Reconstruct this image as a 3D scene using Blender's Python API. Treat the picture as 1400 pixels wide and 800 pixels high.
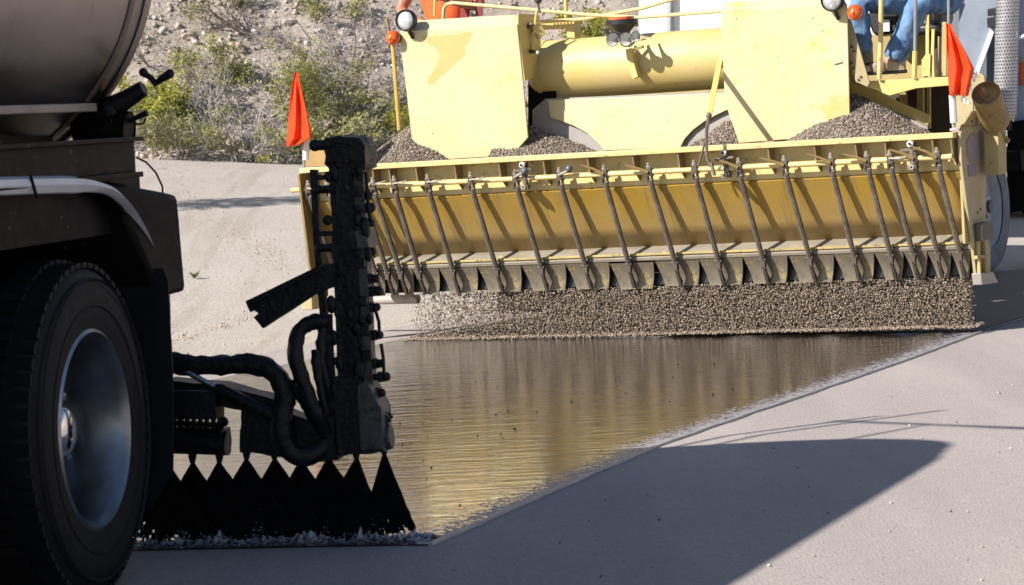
import bpy, bmesh, math, random
import numpy as np
from mathutils import Vector, Matrix, noise
random.seed(7); rng = np.random.default_rng(7)
for o in list(bpy.data.objects): bpy.data.objects.remove(o)
SC = bpy.context.scene; COL = SC.collection
PI = math.pi; R = math.radians

# ------------------------------------------------------------------ camera
FPX, HEYE, PITCH, ROLL = 4000.0, 1.5, math.atan(251/4000), R(3.0)
cF = Vector((0, math.cos(PITCH), -math.sin(PITCH)))
_r0 = Vector((1, 0, 0)); _u0 = Vector((0, math.sin(PITCH), math.cos(PITCH)))
cR = _r0*math.cos(ROLL) - _u0*math.sin(ROLL); cU = _u0*math.cos(ROLL) + _r0*math.sin(ROLL)
cC = Vector((0, 0, HEYE))
cam = bpy.data.cameras.new('camera'); camo = bpy.data.objects.new('camera', cam); COL.objects.link(camo)
camo.matrix_world = Matrix(((cR.x, cU.x, -cF.x, 0), (cR.y, cU.y, -cF.y, 0), (cR.z, cU.z, -cF.z, HEYE), (0, 0, 0, 1)))
cam.sensor_width = 36; cam.lens = 36*FPX/1400; cam.clip_end = 2000; cam.clip_start = 0.1
cam.dof.use_dof = True; cam.dof.focus_distance = 16.5; cam.dof.aperture_fstop = 11
SC.camera = camo

# ------------------------------------------------------------------ light
SUN_EL, SUN_AZ = R(35.7), R(30)       # the light travels to the right and away from the camera
Ldir = Vector((math.cos(SUN_AZ)*math.cos(SUN_EL), math.sin(SUN_AZ)*math.cos(SUN_EL), -math.sin(SUN_EL)))
wd = bpy.data.worlds.new('World'); SC.world = wd; wd.use_nodes = True
wn = wd.node_tree.nodes; sky = wn.new('ShaderNodeTexSky'); sky.sky_type = 'NISHITA'; sky.sun_disc = False
sky.sun_elevation = SUN_EL; sky.sun_rotation = math.atan2(-Ldir.x, -Ldir.y); sky.dust_density = 1.0; sky.altitude = 600
wn['Background'].inputs['Strength'].default_value = 0.068
wd.node_tree.links.new(sky.outputs[0], wn['Background'].inputs[0])
sl = bpy.data.lights.new('sun', 'SUN'); sl.energy = 4.8; sl.angle = R(0.55); sl.color = (1.0, 0.95, 0.87)
so = bpy.data.objects.new('sun', sl); COL.objects.link(so); so.rotation_euler = (-Ldir).to_track_quat('Z', 'Y').to_euler(); so.location = (-20, -10, 30)
SC.view_settings.view_transform = 'Standard'; SC.view_settings.look = 'None'; SC.view_settings.exposure = 0.78; SC.view_settings.gamma = 1

# ------------------------------------------------------------------ measuring helpers
def ray(px, py): return cF + cR*((px-700)/FPX) - cU*((py-400)/FPX)
def G(px, py, z=0.0):
    v = ray(px, py); return cC + v*((z-HEYE)/v.z)
class Frame:                                   # a vehicle's own axes: x to its visible side, y away, z up
    def __init__(s, O, yaw, tilt=0):
        s.M = Matrix.Translation(O) @ Matrix.Rotation(-R(yaw), 4, 'Z') @ Matrix.Rotation(-R(tilt), 4, 'Y')
        s.I = s.M.inverted(); s.c = s.I @ cC
    def __call__(s, px, py, y):
        v = s.I.to_3x3() @ ray(px, py); return s.c + v*((y-s.c.y)/v.y)
    def x(s, px, py, x):
        v = s.I.to_3x3() @ ray(px, py); return s.c + v*((x-s.c.x)/v.x)

# ------------------------------------------------------------------ mesh helpers
class MB:
    def __init__(s): s.v = []; s.f = []
    def add(s, vs, fs):
        n = len(s.v); s.v += [tuple(q) for q in vs]; s.f += [tuple(i+n for i in g) for g in fs]; return s
    def hexa(s, p):                             # 4 bottom, 4 top
        return s.add(p, [(3,2,1,0),(4,5,6,7),(0,1,5,4),(1,2,6,5),(2,3,7,6),(3,0,4,7)])
    def box(s, a, b):
        (x0,y0,z0),(x1,y1,z1) = a, b
        x0,x1=min(x0,x1),max(x0,x1); y0,y1=min(y0,y1),max(y0,y1); z0,z1=min(z0,z1),max(z0,z1)
        return s.hexa([(x0,y0,z0),(x1,y0,z0),(x1,y1,z0),(x0,y1,z0),(x0,y0,z1),(x1,y0,z1),(x1,y1,z1),(x0,y1,z1)])
    def bar(s, p, q, w, h=None, up=(0,0,1)):    # rectangular bar between two points
        p, q = Vector(p), Vector(q); h = h or w; d = (q-p).normalized(); up = Vector(up)
        if abs(d.dot(up)) > .98: up = Vector((0,1,0))
        a = d.cross(up).normalized()*w/2; b = a.cross(d).normalized()*h/2
        return s.hexa([p-a-b, p+a-b, p+a+b, p-a+b, q-a-b, q+a-b, q+a+b, q-a+b])
    def prism(s, pts, off):
        n = len(pts); off = Vector(off); vs = [Vector(p) for p in pts]
        return s.add(vs+[p+off for p in vs], [tuple(range(n))[::-1], tuple(range(n, 2*n))]+[(i,(i+1)%n,n+(i+1)%n,n+i) for i in range(n)])
    def tube(s, pts, r, n=10, cap=True):
        pts = [Vector(p) for p in pts]; m = len(pts)
        rs = list(r) if hasattr(r, '__len__') else [r]*m
        rings = []; prev = None
        for i, p in enumerate(pts):
            d = (pts[min(i+1,m-1)]-pts[max(i-1,0)]).normalized()
            if prev is None:
                prev = d.orthogonal().normalized()
            a = (prev-d*prev.dot(d)).normalized(); prev = a; b = d.cross(a)
            rings += [p+(a*math.cos(2*PI*k/n)+b*math.sin(2*PI*k/n))*rs[i] for k in range(n)]
        fs = [(i*n+k, i*n+(k+1)%n, (i+1)*n+(k+1)%n, (i+1)*n+k) for i in range(m-1) for k in range(n)]
        if cap: fs += [tuple(range(n))[::-1], tuple(range((m-1)*n, m*n))]
        return s.add(rings, fs)
    def lathe(s, prof, o, axis, n=32, close=False):       # prof: (distance along the axis, radius)
        o, ax = Vector(o), Vector(axis).normalized(); a = ax.orthogonal().normalized(); b = ax.cross(a); m = len(prof)
        vs = [o+ax*t+(a*math.cos(2*PI*k/n)+b*math.sin(2*PI*k/n))*max(r,1e-4) for t, r in prof for k in range(n)]
        fs = [(i*n+k, i*n+(k+1)%n, (i+1)*n+(k+1)%n, (i+1)*n+k) for i in range(m-1) for k in range(n)]
        if close: fs += [((m-1)*n+k, (m-1)*n+(k+1)%n, (k+1)%n, k) for k in range(n)]
        return s.add(vs, fs)
    def ball(s, c, r, n=12, m=8):
        c = Vector(c); r = Vector(r) if hasattr(r, '__len__') else Vector((r,r,r))
        vs = [c+Vector((0,0,-r.z))]+[c+Vector((r.x*math.sin(PI*i/m)*math.cos(2*PI*k/n), r.y*math.sin(PI*i/m)*math.sin(2*PI*k/n), -r.z*math.cos(PI*i/m))) for i in range(1,m) for k in range(n)]+[c+Vector((0,0,r.z))]
        fs = [(0,1+(k+1)%n,1+k) for k in range(n)]+[(1+i*n+k,1+i*n+(k+1)%n,1+(i+1)*n+(k+1)%n,1+(i+1)*n+k) for i in range(m-2) for k in range(n)]
        e = len(vs)-1; b = 1+(m-2)*n
        return s.add(vs, fs+[(b+k,b+(k+1)%n,e) for k in range(n)])
    def build(s, name, mt, parent=None, bevel=0, sharp=35, loc=None, lumps=0, lump_scale=18):
        me = bpy.data.meshes.new(name); me.from_pydata(s.v, [], s.f)
        bm = bmesh.new(); bm.from_mesh(me); bmesh.ops.recalc_face_normals(bm, faces=bm.faces)
        if lumps:
            for _ in range(2):
                ed = [e for e in bm.edges if e.calc_length() > .035]
                if ed and len(bm.faces) < 9000: bmesh.ops.subdivide_edges(bm, edges=ed, cuts=1, use_grid_fill=True)
            bm.normal_update()
            for v in bm.verts:
                k = noise.noise(v.co*lump_scale)+.5*noise.noise(v.co*lump_scale*2.7)
                v.co += v.normal*lumps*k
        bm.to_mesh(me); bm.free()
        me.shade_smooth(); me.set_sharp_from_angle(angle=R(60 if lumps else sharp))
        o = bpy.data.objects.new(name, me); COL.objects.link(o)
        if mt: me.materials.append(mt)
        if parent: o.parent = parent
        if loc: o.location = loc
        if bevel:
            b = o.modifiers.new('edge', 'BEVEL'); b.width = bevel; b.segments = 2; b.limit_method = 'ANGLE'; b.angle_limit = R(40)
        return o
def tag(o, label=None, cat=None, group=None, kind=None):
    if label: o['label'] = label
    if cat: o['category'] = cat
    if group: o['group'] = group
    if kind: o['kind'] = kind
    return o
def empty(name, M=None):
    o = bpy.data.objects.new(name, None); COL.objects.link(o); o.empty_display_size = .2
    if M is not None: o.matrix_world = M
    return o
def dup(o, parent=None, loc=None):
    c = o.copy(); COL.objects.link(c)
    if parent: c.parent = parent
    if loc is not None: c.location = loc
    for ch in [q for q in bpy.data.objects if q.parent == o]:
        d = dup(ch, c)
    return c
def fast_mesh(name, V, F, mt, parent=None, col=None, smooth=False):   # numpy arrays, F all of one size
    me = bpy.data.meshes.new(name); V = np.asarray(V, np.float32); F = np.asarray(F, np.int32); k = F.shape[1]
    me.vertices.add(len(V)); me.vertices.foreach_set('co', V.ravel())
    me.loops.add(F.size); me.loops.foreach_set('vertex_index', F.ravel())
    me.polygons.add(len(F)); me.polygons.foreach_set('loop_start', np.arange(0, F.size, k, dtype=np.int32)); me.polygons.foreach_set('loop_total', np.full(len(F), k, np.int32))
    if col is not None:
        at = me.attributes.new('tint', 'FLOAT_COLOR', 'POINT'); c4 = np.ones((len(V), 4), np.float32); c4[:, :3] = col; at.data.foreach_set('color', c4.ravel())
    me.update(); me.validate()
    if smooth: me.shade_smooth()
    o = bpy.data.objects.new(name, me); COL.objects.link(o); me.materials.append(mt)
    if parent: o.parent = parent
    return o
OCT = np.array([(1,0,0),(-1,0,0),(0,1,0),(0,-1,0),(0,0,1),(0,0,-1)], float)
OCF = np.array([(0,2,4),(2,1,4),(1,3,4),(3,0,4),(2,0,5),(1,2,5),(3,1,5),(0,3,5)])
CUB = np.array([(x,y,z) for x in (-1,1) for y in (-1,1) for z in (-1,1)], float)*.72
CUF = np.array([(0,1,3),(0,3,2),(4,6,7),(4,7,5),(0,4,5),(0,5,1),(2,3,7),(2,7,6),(0,2,6),(0,6,4),(1,5,7),(1,7,3)])
def stones(P, size, pal, flat=1.0, base='cube', light=.18):
    n = len(P); B, F = (CUB, CUF) if base == 'cube' else (OCT, OCF); m = len(B)
    q = rng.normal(size=(n, 4)); q /= np.linalg.norm(q, axis=1)[:, None]; w, x, y, z = q.T
    Rm = np.stack([1-2*(y*y+z*z), 2*(x*y-z*w), 2*(x*z+y*w), 2*(x*y+z*w), 1-2*(x*x+z*z), 2*(y*z-x*w), 2*(x*z-y*w), 2*(y*z+x*w), 1-2*(x*x+y*y)], -1).reshape(n, 3, 3)
    loc = B[None]*(1+rng.uniform(-.38, .38, (n, m, 3)))*rng.uniform(.6, 1.15, (n, 1, 3))*np.asarray(size).reshape(-1, 1, 1)
    V = np.einsum('nij,nkj->nki', Rm, loc); V[:, :, 2] *= flat
    V = V+np.asarray(P)[:, None]
    c = np.asarray(pal)[rng.integers(0, len(pal), n)]*rng.uniform(1-light, 1+light, (n, 1))
    return V.reshape(-1, 3), (F[None]+np.arange(n)[:, None, None]*m).reshape(-1, 3), np.repeat(c, m, 0)

# ------------------------------------------------------------------ materials
def nt(name):
    m = bpy.data.materials.new(name); m.use_nodes = True; t = m.node_tree
    return m, t.nodes, t.links, t.nodes['Principled BSDF']
def ramp(N, L, src, stops):
    r = N.new('ShaderNodeValToRGB'); e = r.color_ramp.elements
    while len(e) < len(stops): e.new(.5)
    for q, (p, c) in zip(e, stops): q.position = p; q.color = c if len(c) == 4 else (*c, 1)
    L.new(src, r.inputs[0]); return r.outputs[0]
def nz(N, L, vec, scale, detail=5, rough=.6, dist=0):
    n = N.new('ShaderNodeTexNoise'); n.inputs['Scale'].default_value = scale; n.inputs['Detail'].default_value = detail
    n.inputs['Roughness'].default_value = rough; n.inputs['Distortion'].default_value = dist; L.new(vec, n.inputs['Vector']); return n.outputs[0]
def mix(N, L, f, a, b, mode='MIX'):
    m = N.new('ShaderNodeMix'); m.data_type = 'RGBA'; m.blend_type = mode
    for i, q in ((0, f), (6, a), (7, b)):
        if hasattr(q, 'is_output'): L.new(q, m.inputs[i])
        else: m.inputs[i].default_value = q if i == 0 else (*q, 1)
    return m.outputs[2]
def mapping(N, L, src, scale=(1,1,1), rot=(0,0,0)):
    m = N.new('ShaderNodeMapping'); m.inputs['Scale'].default_value = scale; m.inputs['Rotation'].default_value = rot; L.new(src, m.inputs[0]); return m.outputs[0]
def bump(N, L, p, h, strength=.3, dist=.01):
    b = N.new('ShaderNodeBump'); b.inputs['Strength'].default_value = strength; b.inputs['Distance'].default_value = dist
    L.new(h, b.inputs['Height']); L.new(b.outputs[0], p.inputs['Normal']); return b
def mat(name, c, rough=.5, metal=0, c2=None, scale=6, wear=None, wear_c=(.1,.07,.05), wear_scale=14, bumpy=0, bscale=60, stretch=(1,1,1), spec=None, coat=0):
    m, N, L, p = nt(name); tc = N.new('ShaderNodeTexCoord').outputs['Object']; v = mapping(N, L, tc, stretch)
    c2 = c2 or tuple(q*.8 for q in c)
    col = mix(N, L, ramp(N, L, nz(N, L, v, scale), [(.35, (0,0,0)), (.65, (1,1,1))]), c, c2)
    if wear is not None:
        col = mix(N, L, ramp(N, L, nz(N, L, v, wear_scale, 8, .7), [(wear, (0,0,0)), (wear+.05, (1,1,1))]), col, wear_c)
    if name.endswith('paint'): col = mix(N, L, ramp(N, L, nz(N, L, tc, 38, 3, .6), [(.70,(0,0,0)),(.73,(1,1,1))]), col, (.2,.13,.06))
    L.new(col, p.inputs['Base Color'])
    rr = N.new('ShaderNodeMapRange'); rr.inputs[3].default_value = max(rough-.1, .03); rr.inputs[4].default_value = min(rough+.12, 1)
    L.new(nz(N, L, v, scale*3), rr.inputs[0]); L.new(rr.outputs[0], p.inputs['Roughness'])
    p.inputs['Metallic'].default_value = metal
    if spec is not None: p.inputs['Specular IOR Level'].default_value = spec
    if coat: p.inputs['Coat Weight'].default_value = coat
    if bumpy: bump(N, L, p, nz(N, L, v, bscale), bumpy, .01)
    return m
def tinted(name, rough=.85, spec=.3, trans=0):
    m, N, L, p = nt(name); a = N.new('ShaderNodeAttribute'); a.attribute_name = 'tint'
    L.new(a.outputs['Color'], p.inputs['Base Color']); p.inputs['Roughness'].default_value = rough; p.inputs['Specular IOR Level'].default_value = spec
    if trans:
        t = N.new('ShaderNodeBsdfTranslucent'); L.new(a.outputs['Color'], t.inputs[0]); s = N.new('ShaderNodeMixShader'); s.inputs[0].default_value = trans
        L.new(p.outputs[0], s.inputs[1]); L.new(t.outputs[0], s.inputs[2]); L.new(s.outputs[0], N['Material Output'].inputs[0])
    return m
CREAM = mat('faded yellow paint', (.60,.495,.265), .42, c2=(.62,.53,.33), scale=2.2, wear=.60, wear_c=(.57,.45,.17), wear_scale=1.6, bumpy=.04, bscale=9)
PAINT = mat('yellow paint', (.60,.46,.17), .45, c2=(.6,.46,.15), scale=5, wear=.66, wear_c=(.3,.22,.1), wear_scale=20, bumpy=.05, bscale=30)
FRESH = mat('fresh yellow paint', (.50,.395,.15), .42, c2=(.52,.42,.17), scale=6)
OLIVE = mat('shaded yellow paint', (.42,.33,.13), .6, c2=(.33,.26,.11), scale=5, wear=.62, wear_c=(.2,.15,.08), wear_scale=12)  # yellow paint darkened in colour for parts lying in shade
TANP = mat('shaded tan paint', (.42,.35,.2), .6, c2=(.34,.27,.14), scale=5, wear=.64, wear_c=(.22,.15,.09), wear_scale=11)  # yellow dulled to tan, shade put into the colour
RUST_SHADE = mat('rust and shade brown paint', (.3,.2,.07), .6, c2=(.2,.13,.05), scale=8, wear=.6, wear_c=(.1,.06,.03))  # rust brown that also paints shade on the left end plate
DUST = mat('dusty grey sheet steel', (.36,.33,.30), .55, c2=(.28,.26,.25), scale=7)
GATE = mat('scoured gate steel', (.235,.195,.135), .55, .2, c2=(.13,.108,.083), scale=9, wear=.58, wear_c=(.36,.27,.11), wear_scale=7, bumpy=.1)
ROD = mat('grimy rod steel', (.20,.165,.13), .5, .3, c2=(.10,.08,.065), scale=20, bumpy=.1)
GREASE = mat('greasy black steel', (.05,.04,.035), .5, .2, c2=(.1,.075,.055), scale=25, bumpy=.2)
BOLT = mat('worn bright steel', (.55,.52,.47), .4, .6, c2=(.35,.3,.25), scale=30)
CHROME = mat('chrome', (.78,.79,.82), .1, 1, c2=(.7,.7,.72))
ALU = mat('dulled wheel aluminium', (.30,.315,.34), .34, 1, c2=(.22,.23,.25), scale=12)
TRIM = mat('bare fender aluminium', (.72,.74,.78), .55, .1, c2=(.62,.64,.68), scale=7)
TAR = mat('tar coated steel', (.004,.004,.005), .42, c2=(.007,.0065,.007), scale=18, bumpy=.7, bscale=42, spec=.3)
TARW = mat('wet tar', (.003,.003,.004), .55, c2=(.002,.002,.003), scale=10, bumpy=.4, bscale=60, spec=.12)
TARG = mat('tar stained grey steel', (.085,.082,.08), .45, .3, c2=(.05,.05,.05), scale=14, wear=.55, wear_c=(.02,.02,.02), wear_scale=30, bumpy=.3, bscale=50)
RUBBER = mat('tyre rubber', (.006,.006,.0075), .66, c2=(.010,.0095,.0105), scale=9, bumpy=.15, bscale=60, spec=.25)
BLACKP = mat('black chassis paint', (.003,.0027,.003), .55, c2=(.009,.0075,.007), scale=6, wear=.64, wear_c=(.022,.017,.015), bumpy=.1, spec=.1)
WHITEP = mat('white paint', (.8,.8,.8), .4, c2=(.76,.76,.76), scale=3)
BLUEW = mat('dusty pale blue paint', (.42,.46,.56), .45, c2=(.42,.46,.55), scale=6, wear=.66, wear_c=(.35,.36,.4))
GREYP = mat('grey steel', (.3,.31,.33), .45, .3)
AMBER = mat('amber lens', (.55,.05,.01), .12, c2=(.75,.14,.02), scale=40, coat=.8)
LAMP = mat('headlamp glass', (.75,.76,.78), .12, .5, coat=.8)
BLACK = mat('black plastic', (.02,.02,.022), .45)
DENIM = mat('blue denim', (.08,.15,.29), .9, c2=(.17,.28,.44), scale=9, wear=.6, wear_c=(.05,.09,.2), wear_scale=7, bumpy=1.0, bscale=11, spec=.1)
SKIN = mat('sunburnt skin', (.42,.19,.11), .55, c2=(.36,.15,.09), scale=14)
BOOT = mat('dusty boot leather', (.42,.33,.24), .8, c2=(.3,.22,.15), scale=22)
SHIRT = mat('grey shirt cloth', (.3,.32,.36), .9)
HAIR = mat('dark hair', (.03,.02,.015), .6)
VEST = mat('orange vest cloth', (.85,.13,.03), .75, c2=(.75,.1,.025), scale=9, bumpy=.3, bscale=14)
SLEEVE = mat('white sleeve plastic', (.75,.74,.72), .5)
WOOD = mat('raw wood', (.3,.19,.09), .7, c2=(.24,.15,.07), stretch=(1,1,8))
BARK = mat('grey bark', (.22,.18,.15), .9, c2=(.3,.26,.22), scale=20)
TWIG = tinted('twigs', .9, .2); LEAF = tinted('leaves', .6, .3, .35); GRAVEL = tinted('crushed stone', .85, .25)

def flagmat():
    m, N, L, p = nt('orange flag vinyl'); tc = N.new('ShaderNodeTexCoord').outputs['Object']
    c = mix(N, L, nz(N, L, tc, 9), (.95,.11,.025), (.85,.07,.015)); L.new(c, p.inputs['Base Color']); p.inputs['Roughness'].default_value = .4
    t = N.new('ShaderNodeBsdfTranslucent'); L.new(c, t.inputs[0]); s = N.new('ShaderNodeMixShader'); s.inputs[0].default_value = .35
    L.new(p.outputs[0], s.inputs[1]); L.new(t.outputs[0], s.inputs[2]); L.new(s.outputs[0], N['Material Output'].inputs[0]); return m
FLAG = flagmat()
def facemat():                                  # ochre hopper face: fresh drips, dust scoured along its foot
    m, N, L, p = nt('ochre hopper paint'); tc = N.new('ShaderNodeTexCoord').outputs['Object']
    c = mix(N, L, nz(N, L, mapping(N, L, tc, (3,1,2)), 2.2), (.40,.25,.045), (.30,.18,.030))
    d = ramp(N, L, nz(N, L, mapping(N, L, tc, (4,1,1.6)), 2.0, 3), [(.56,(0,0,0)),(.62,(1,1,1))])
    c = mix(N, L, d, c, (.36,.215,.022))
    sx = N.new('ShaderNodeSeparateXYZ'); L.new(tc, sx.inputs[0])
    mr = N.new('ShaderNodeMapRange'); mr.inputs[1].default_value = .50; mr.inputs[2].default_value = .86; mr.inputs[3].default_value = 1; mr.inputs[4].default_value = 0; L.new(sx.outputs[2], mr.inputs[0])
    mm = N.new('ShaderNodeMath'); mm.operation = 'MULTIPLY'; L.new(mr.outputs[0], mm.inputs[0]); L.new(nz(N, L, mapping(N, L, tc, (2,1,1)), 6), mm.inputs[1])
    c = mix(N, L, mm.outputs[0], c, (.29,.245,.18))
    dr = ramp(N, L, nz(N, L, mapping(N, L, tc, (9,1,.9)), 2.4, 5, .65), [(.53,(0,0,0)),(.68,(.75,.75,.75))]); c = mix(N, L, dr, c, (.22,.15,.055))
    sp = ramp(N, L, nz(N, L, tc, 90, 2), [(.68,(0,0,0)),(.72,(1,1,1))]); c = mix(N, L, sp, c, (.16,.1,.04))
    L.new(c, p.inputs['Base Color']); p.inputs['Roughness'].default_value = .5; bump(N, L, p, nz(N, L, tc, 25), .05); return m
FACE = facemat()
def tankmat():
    m, N, L, p = nt('stained tank with dark reflection'); tc = N.new('ShaderNodeTexCoord').outputs['Object']
    c = mix(N, L, nz(N, L, mapping(N, L, tc, (.6,.6,3)), 2), (.36,.325,.305), (.25,.225,.21))
    c = mix(N, L, ramp(N, L, nz(N, L, mapping(N, L, tc, (4,4,.5)), 3), [(.6,(0,0,0)),(.75,(1,1,1))]), c, (.2,.17,.15))
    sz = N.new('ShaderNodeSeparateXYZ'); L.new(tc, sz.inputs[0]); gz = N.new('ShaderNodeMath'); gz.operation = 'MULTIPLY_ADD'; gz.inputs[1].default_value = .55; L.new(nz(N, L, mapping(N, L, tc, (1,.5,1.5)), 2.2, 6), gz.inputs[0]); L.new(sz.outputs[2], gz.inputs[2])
    g_ = ramp(N, L, gz.outputs[0], [(.0,(1,1,1)),(1,(0,0,0))]); mg = N.new('ShaderNodeMapRange'); mg.inputs[1].default_value = 1.95; mg.inputs[2].default_value = 2.30; mg.inputs[3].default_value = .8; mg.inputs[4].default_value = 0; L.new(gz.outputs[0], mg.inputs[0])  # lower half darkened to paint in its reflection of shaded ground
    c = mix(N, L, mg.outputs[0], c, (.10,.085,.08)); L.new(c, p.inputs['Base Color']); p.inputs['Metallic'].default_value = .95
    mr = N.new('ShaderNodeMapRange'); mr.inputs[3].default_value = .22; mr.inputs[4].default_value = .42; L.new(nz(N, L, tc, 4), mr.inputs[0]); L.new(mr.outputs[0], p.inputs['Roughness']); return m
TANK = tankmat()
def sandmat():
    m, N, L, p = nt('pale gravelly sand'); tc = N.new('ShaderNodeTexCoord').outputs['Object']
    c = mix(N, L, ramp(N, L, nz(N, L, tc, .7, 6), [(.35,(0,0,0)),(.65,(1,1,1))]), (.50,.45,.405), (.45,.40,.36))
    c = mix(N, L, ramp(N, L, nz(N, L, tc, 22, 6, .75), [(.42,(0,0,0)),(.7,(1,1,1))]), c, (.38,.33,.29))
    c = mix(N, L, ramp(N, L, nz(N, L, tc, 55, 3), [(.64,(0,0,0)),(.7,(1,1,1))]), c, (.6,.55,.5))
    for rz in (35, -62): c = mix(N, L, ramp(N, L, nz(N, L, mapping(N, L, tc, (2.4,.16,1), (0,0,R(rz))), 1.1, 4), [(.55,(0,0,0)),(.66,(.6,.6,.6))]), c, (.36,.305,.26))
    L.new(c, p.inputs['Base Color']); p.inputs['Roughness'].default_value = .95; p.inputs['Specular IOR Level'].default_value = .15
    a = N.new('ShaderNodeMath'); a.operation = 'ADD'; L.new(nz(N, L, tc, 4, 8, .7), a.inputs[0]); L.new(nz(N, L, tc, 40, 4), a.inputs[1])
    bump(N, L, p, a.outputs[0], .6, .03); return m
SAND = sandmat()
def roadmat():
    m, N, L, p = nt('worn chip seal road'); tc = N.new('ShaderNodeTexCoord').outputs['Object']
    c = mix(N, L, ramp(N, L, nz(N, L, mapping(N, L, tc, (1.4,.35,1), (0,0,R(-20))), .9, 5), [(.35,(0,0,0)),(.65,(1,1,1))]), (.395,.345,.325), (.345,.30,.288))
    vo = N.new('ShaderNodeTexVoronoi'); vo.inputs['Scale'].default_value = 85; L.new(tc, vo.inputs['Vector'])
    sv = N.new('ShaderNodeSeparateColor'); L.new(vo.outputs['Color'], sv.inputs[0]); c = mix(N, L, .22, c, ramp(N, L, sv.outputs[0], [(0,(.2,.2,.2)),(1,(.8,.8,.8))]), 'SOFT_LIGHT')
    trk = ramp(N, L, nz(N, L, mapping(N, L, tc, (1.5,.12,1), (0,0,R(24))), 1.3, 3), [(.42,(0,0,0)),(.62,(1,1,1))]); c = mix(N, L, trk, c, mix(N, L, .5, c, (.30,.265,.26)))
    c = mix(N, L, ramp(N, L, nz(N, L, tc, 70, 2), [(.66,(0,0,0)),(.7,(1,1,1))]), c, (.5,.45,.43))
    c = mix(N, L, ramp(N, L, nz(N, L, tc, 45, 2), [(.69,(0,0,0)),(.73,(1,1,1))]), c, (.13,.11,.11))
    L.new(c, p.inputs['Base Color']); p.inputs['Roughness'].default_value = .9; p.inputs['Specular IOR Level'].default_value = .2
    bump(N, L, p, vo.outputs['Distance'], .35, .008); return m
ROAD = roadmat()
def filmmat():                                  # fresh binder; the 'edge' attribute is the distance to its open edge in metres
    m, N, L, p = nt('wet asphalt binder'); tc = N.new('ShaderNodeTexCoord').outputs['Object']
    at = N.new('ShaderNodeAttribute'); at.attribute_name = 'edge'
    base = mix(N, L, nz(N, L, tc, 3), (.020,.011,.005), (.034,.020,.009))
    sp = nz(N, L, tc, 48, 4, .75)
    ad = N.new('ShaderNodeMath'); ad.operation = 'MULTIPLY_ADD'; ad.inputs[1].default_value = -1.0; ad.inputs[2].default_value = .525; L.new(at.outputs['Fac'], ad.inputs[0])   # threshold falls with distance from the edge
    sb = N.new('ShaderNodeMath'); sb.operation = 'ADD'; L.new(sp, sb.inputs[0]); L.new(ad.outputs[0], sb.inputs[1])
    f = ramp(N, L, sb.outputs[0], [(.94,(0,0,0)),(.965,(1,1,1))])
    froth = mix(N, L, nz(N, L, tc, 130, 2), (.20,.185,.215), (.42,.40,.45))  # edge droplets, with their sky reflection painted in lilac
    L.new(mix(N, L, f, base, froth), p.inputs['Base Color'])
    rr = N.new('ShaderNodeMapRange'); rr.inputs[3].default_value = .09; rr.inputs[4].default_value = .6; L.new(f, rr.inputs[0]); L.new(rr.outputs[0], p.inputs['Roughness'])
    p.inputs['IOR'].default_value = 1.6
    w1 = nz(N, L, mapping(N, L, tc, (1.0,3.6,1), (0,0,R(4))), 3.4, 4, .55, .7); w2 = nz(N, L, mapping(N, L, tc, (1,2.5,1), (0,0,R(20))), 14, 3, .6)
    a = N.new('ShaderNodeMath'); a.operation = 'MULTIPLY_ADD'; a.inputs[1].default_value = .14; L.new(w2, a.inputs[0]); L.new(w1, a.inputs[2])
    b2 = N.new('ShaderNodeMath'); b2.operation = 'MULTIPLY_ADD'; b2.inputs[1].default_value = .06; L.new(f, b2.inputs[0]); L.new(a.outputs[0], b2.inputs[2])
    bump(N, L, p, b2.outputs[0], .46, .010)
    inv = N.new('ShaderNodeMath'); inv.operation = 'SUBTRACT'; inv.inputs[0].default_value = 1; L.new(f, inv.inputs[1]); L.new(inv.outputs[0], p.inputs['Coat Weight']); p.inputs['Coat Roughness'].default_value = .07; p.inputs['Coat IOR'].default_value = 1.6
    L.new(p.inputs['Normal'].links[0].from_socket, p.inputs['Coat Normal']); return m
FILM = filmmat()
def hillmat():
    m, N, L, p = nt('rocky desert slope'); tc = N.new('ShaderNodeTexCoord').outputs['Object']
    c = mix(N, L, ramp(N, L, nz(N, L, tc, 1.1, 6), [(.38,(0,0,0)),(.62,(1,1,1))]), (.55,.475,.415), (.46,.39,.335))
    c = mix(N, L, ramp(N, L, nz(N, L, tc, 9, 8, .8), [(.45,(0,0,0)),(.68,(1,1,1))]), c, (.31,.26,.23))
    c = mix(N, L, ramp(N, L, nz(N, L, tc, 20, 4), [(.6,(0,0,0)),(.7,(1,1,1))]), c, (.52,.46,.42))
    L.new(c, p.inputs['Base Color']); p.inputs['Roughness'].default_value = .95; p.inputs['Specular IOR Level'].default_value = .1
    bump(N, L, p, nz(N, L, tc, 7, 9, .75), .9, .12); return m
HILL = hillmat()

# ------------------------------------------------------------------ ground, road, binder
def sstep(a, b, t):
    t = min(max((t-a)/(b-a), 0), 1); return t*t*(3-2*t)
def ground_z(x, y):
    zb = min(max(.72-.085*(x+.5), .05), 2.2)
    return zb*sstep(21, 41, y-.25*max(x, 0))+(.02*noise.noise(Vector((x*.6, y*.3, 0)))+.05*noise.noise(Vector((x*.16, y*.08, 3))))*sstep(20, 24, y)
xs = np.unique(np.concatenate([np.linspace(-400,-30,14), np.linspace(-30,30,90), np.linspace(30,400,14)]))
ys = np.unique(np.concatenate([np.linspace(-120,0,8), np.linspace(0,60,120), np.linspace(60,400,14)]))
V = [(x, y, ground_z(x, y) if y < 60 else ground_z(x, 60)) for y in ys for x in xs]; nx = len(xs)
F = [(j*nx+i, j*nx+i+1, (j+1)*nx+i+1, (j+1)*nx+i) for j in range(len(ys)-1) for i in range(nx-1)]
tag(fast_mesh('ground', V, F, SAND, smooth=True), kind='structure')

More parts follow.
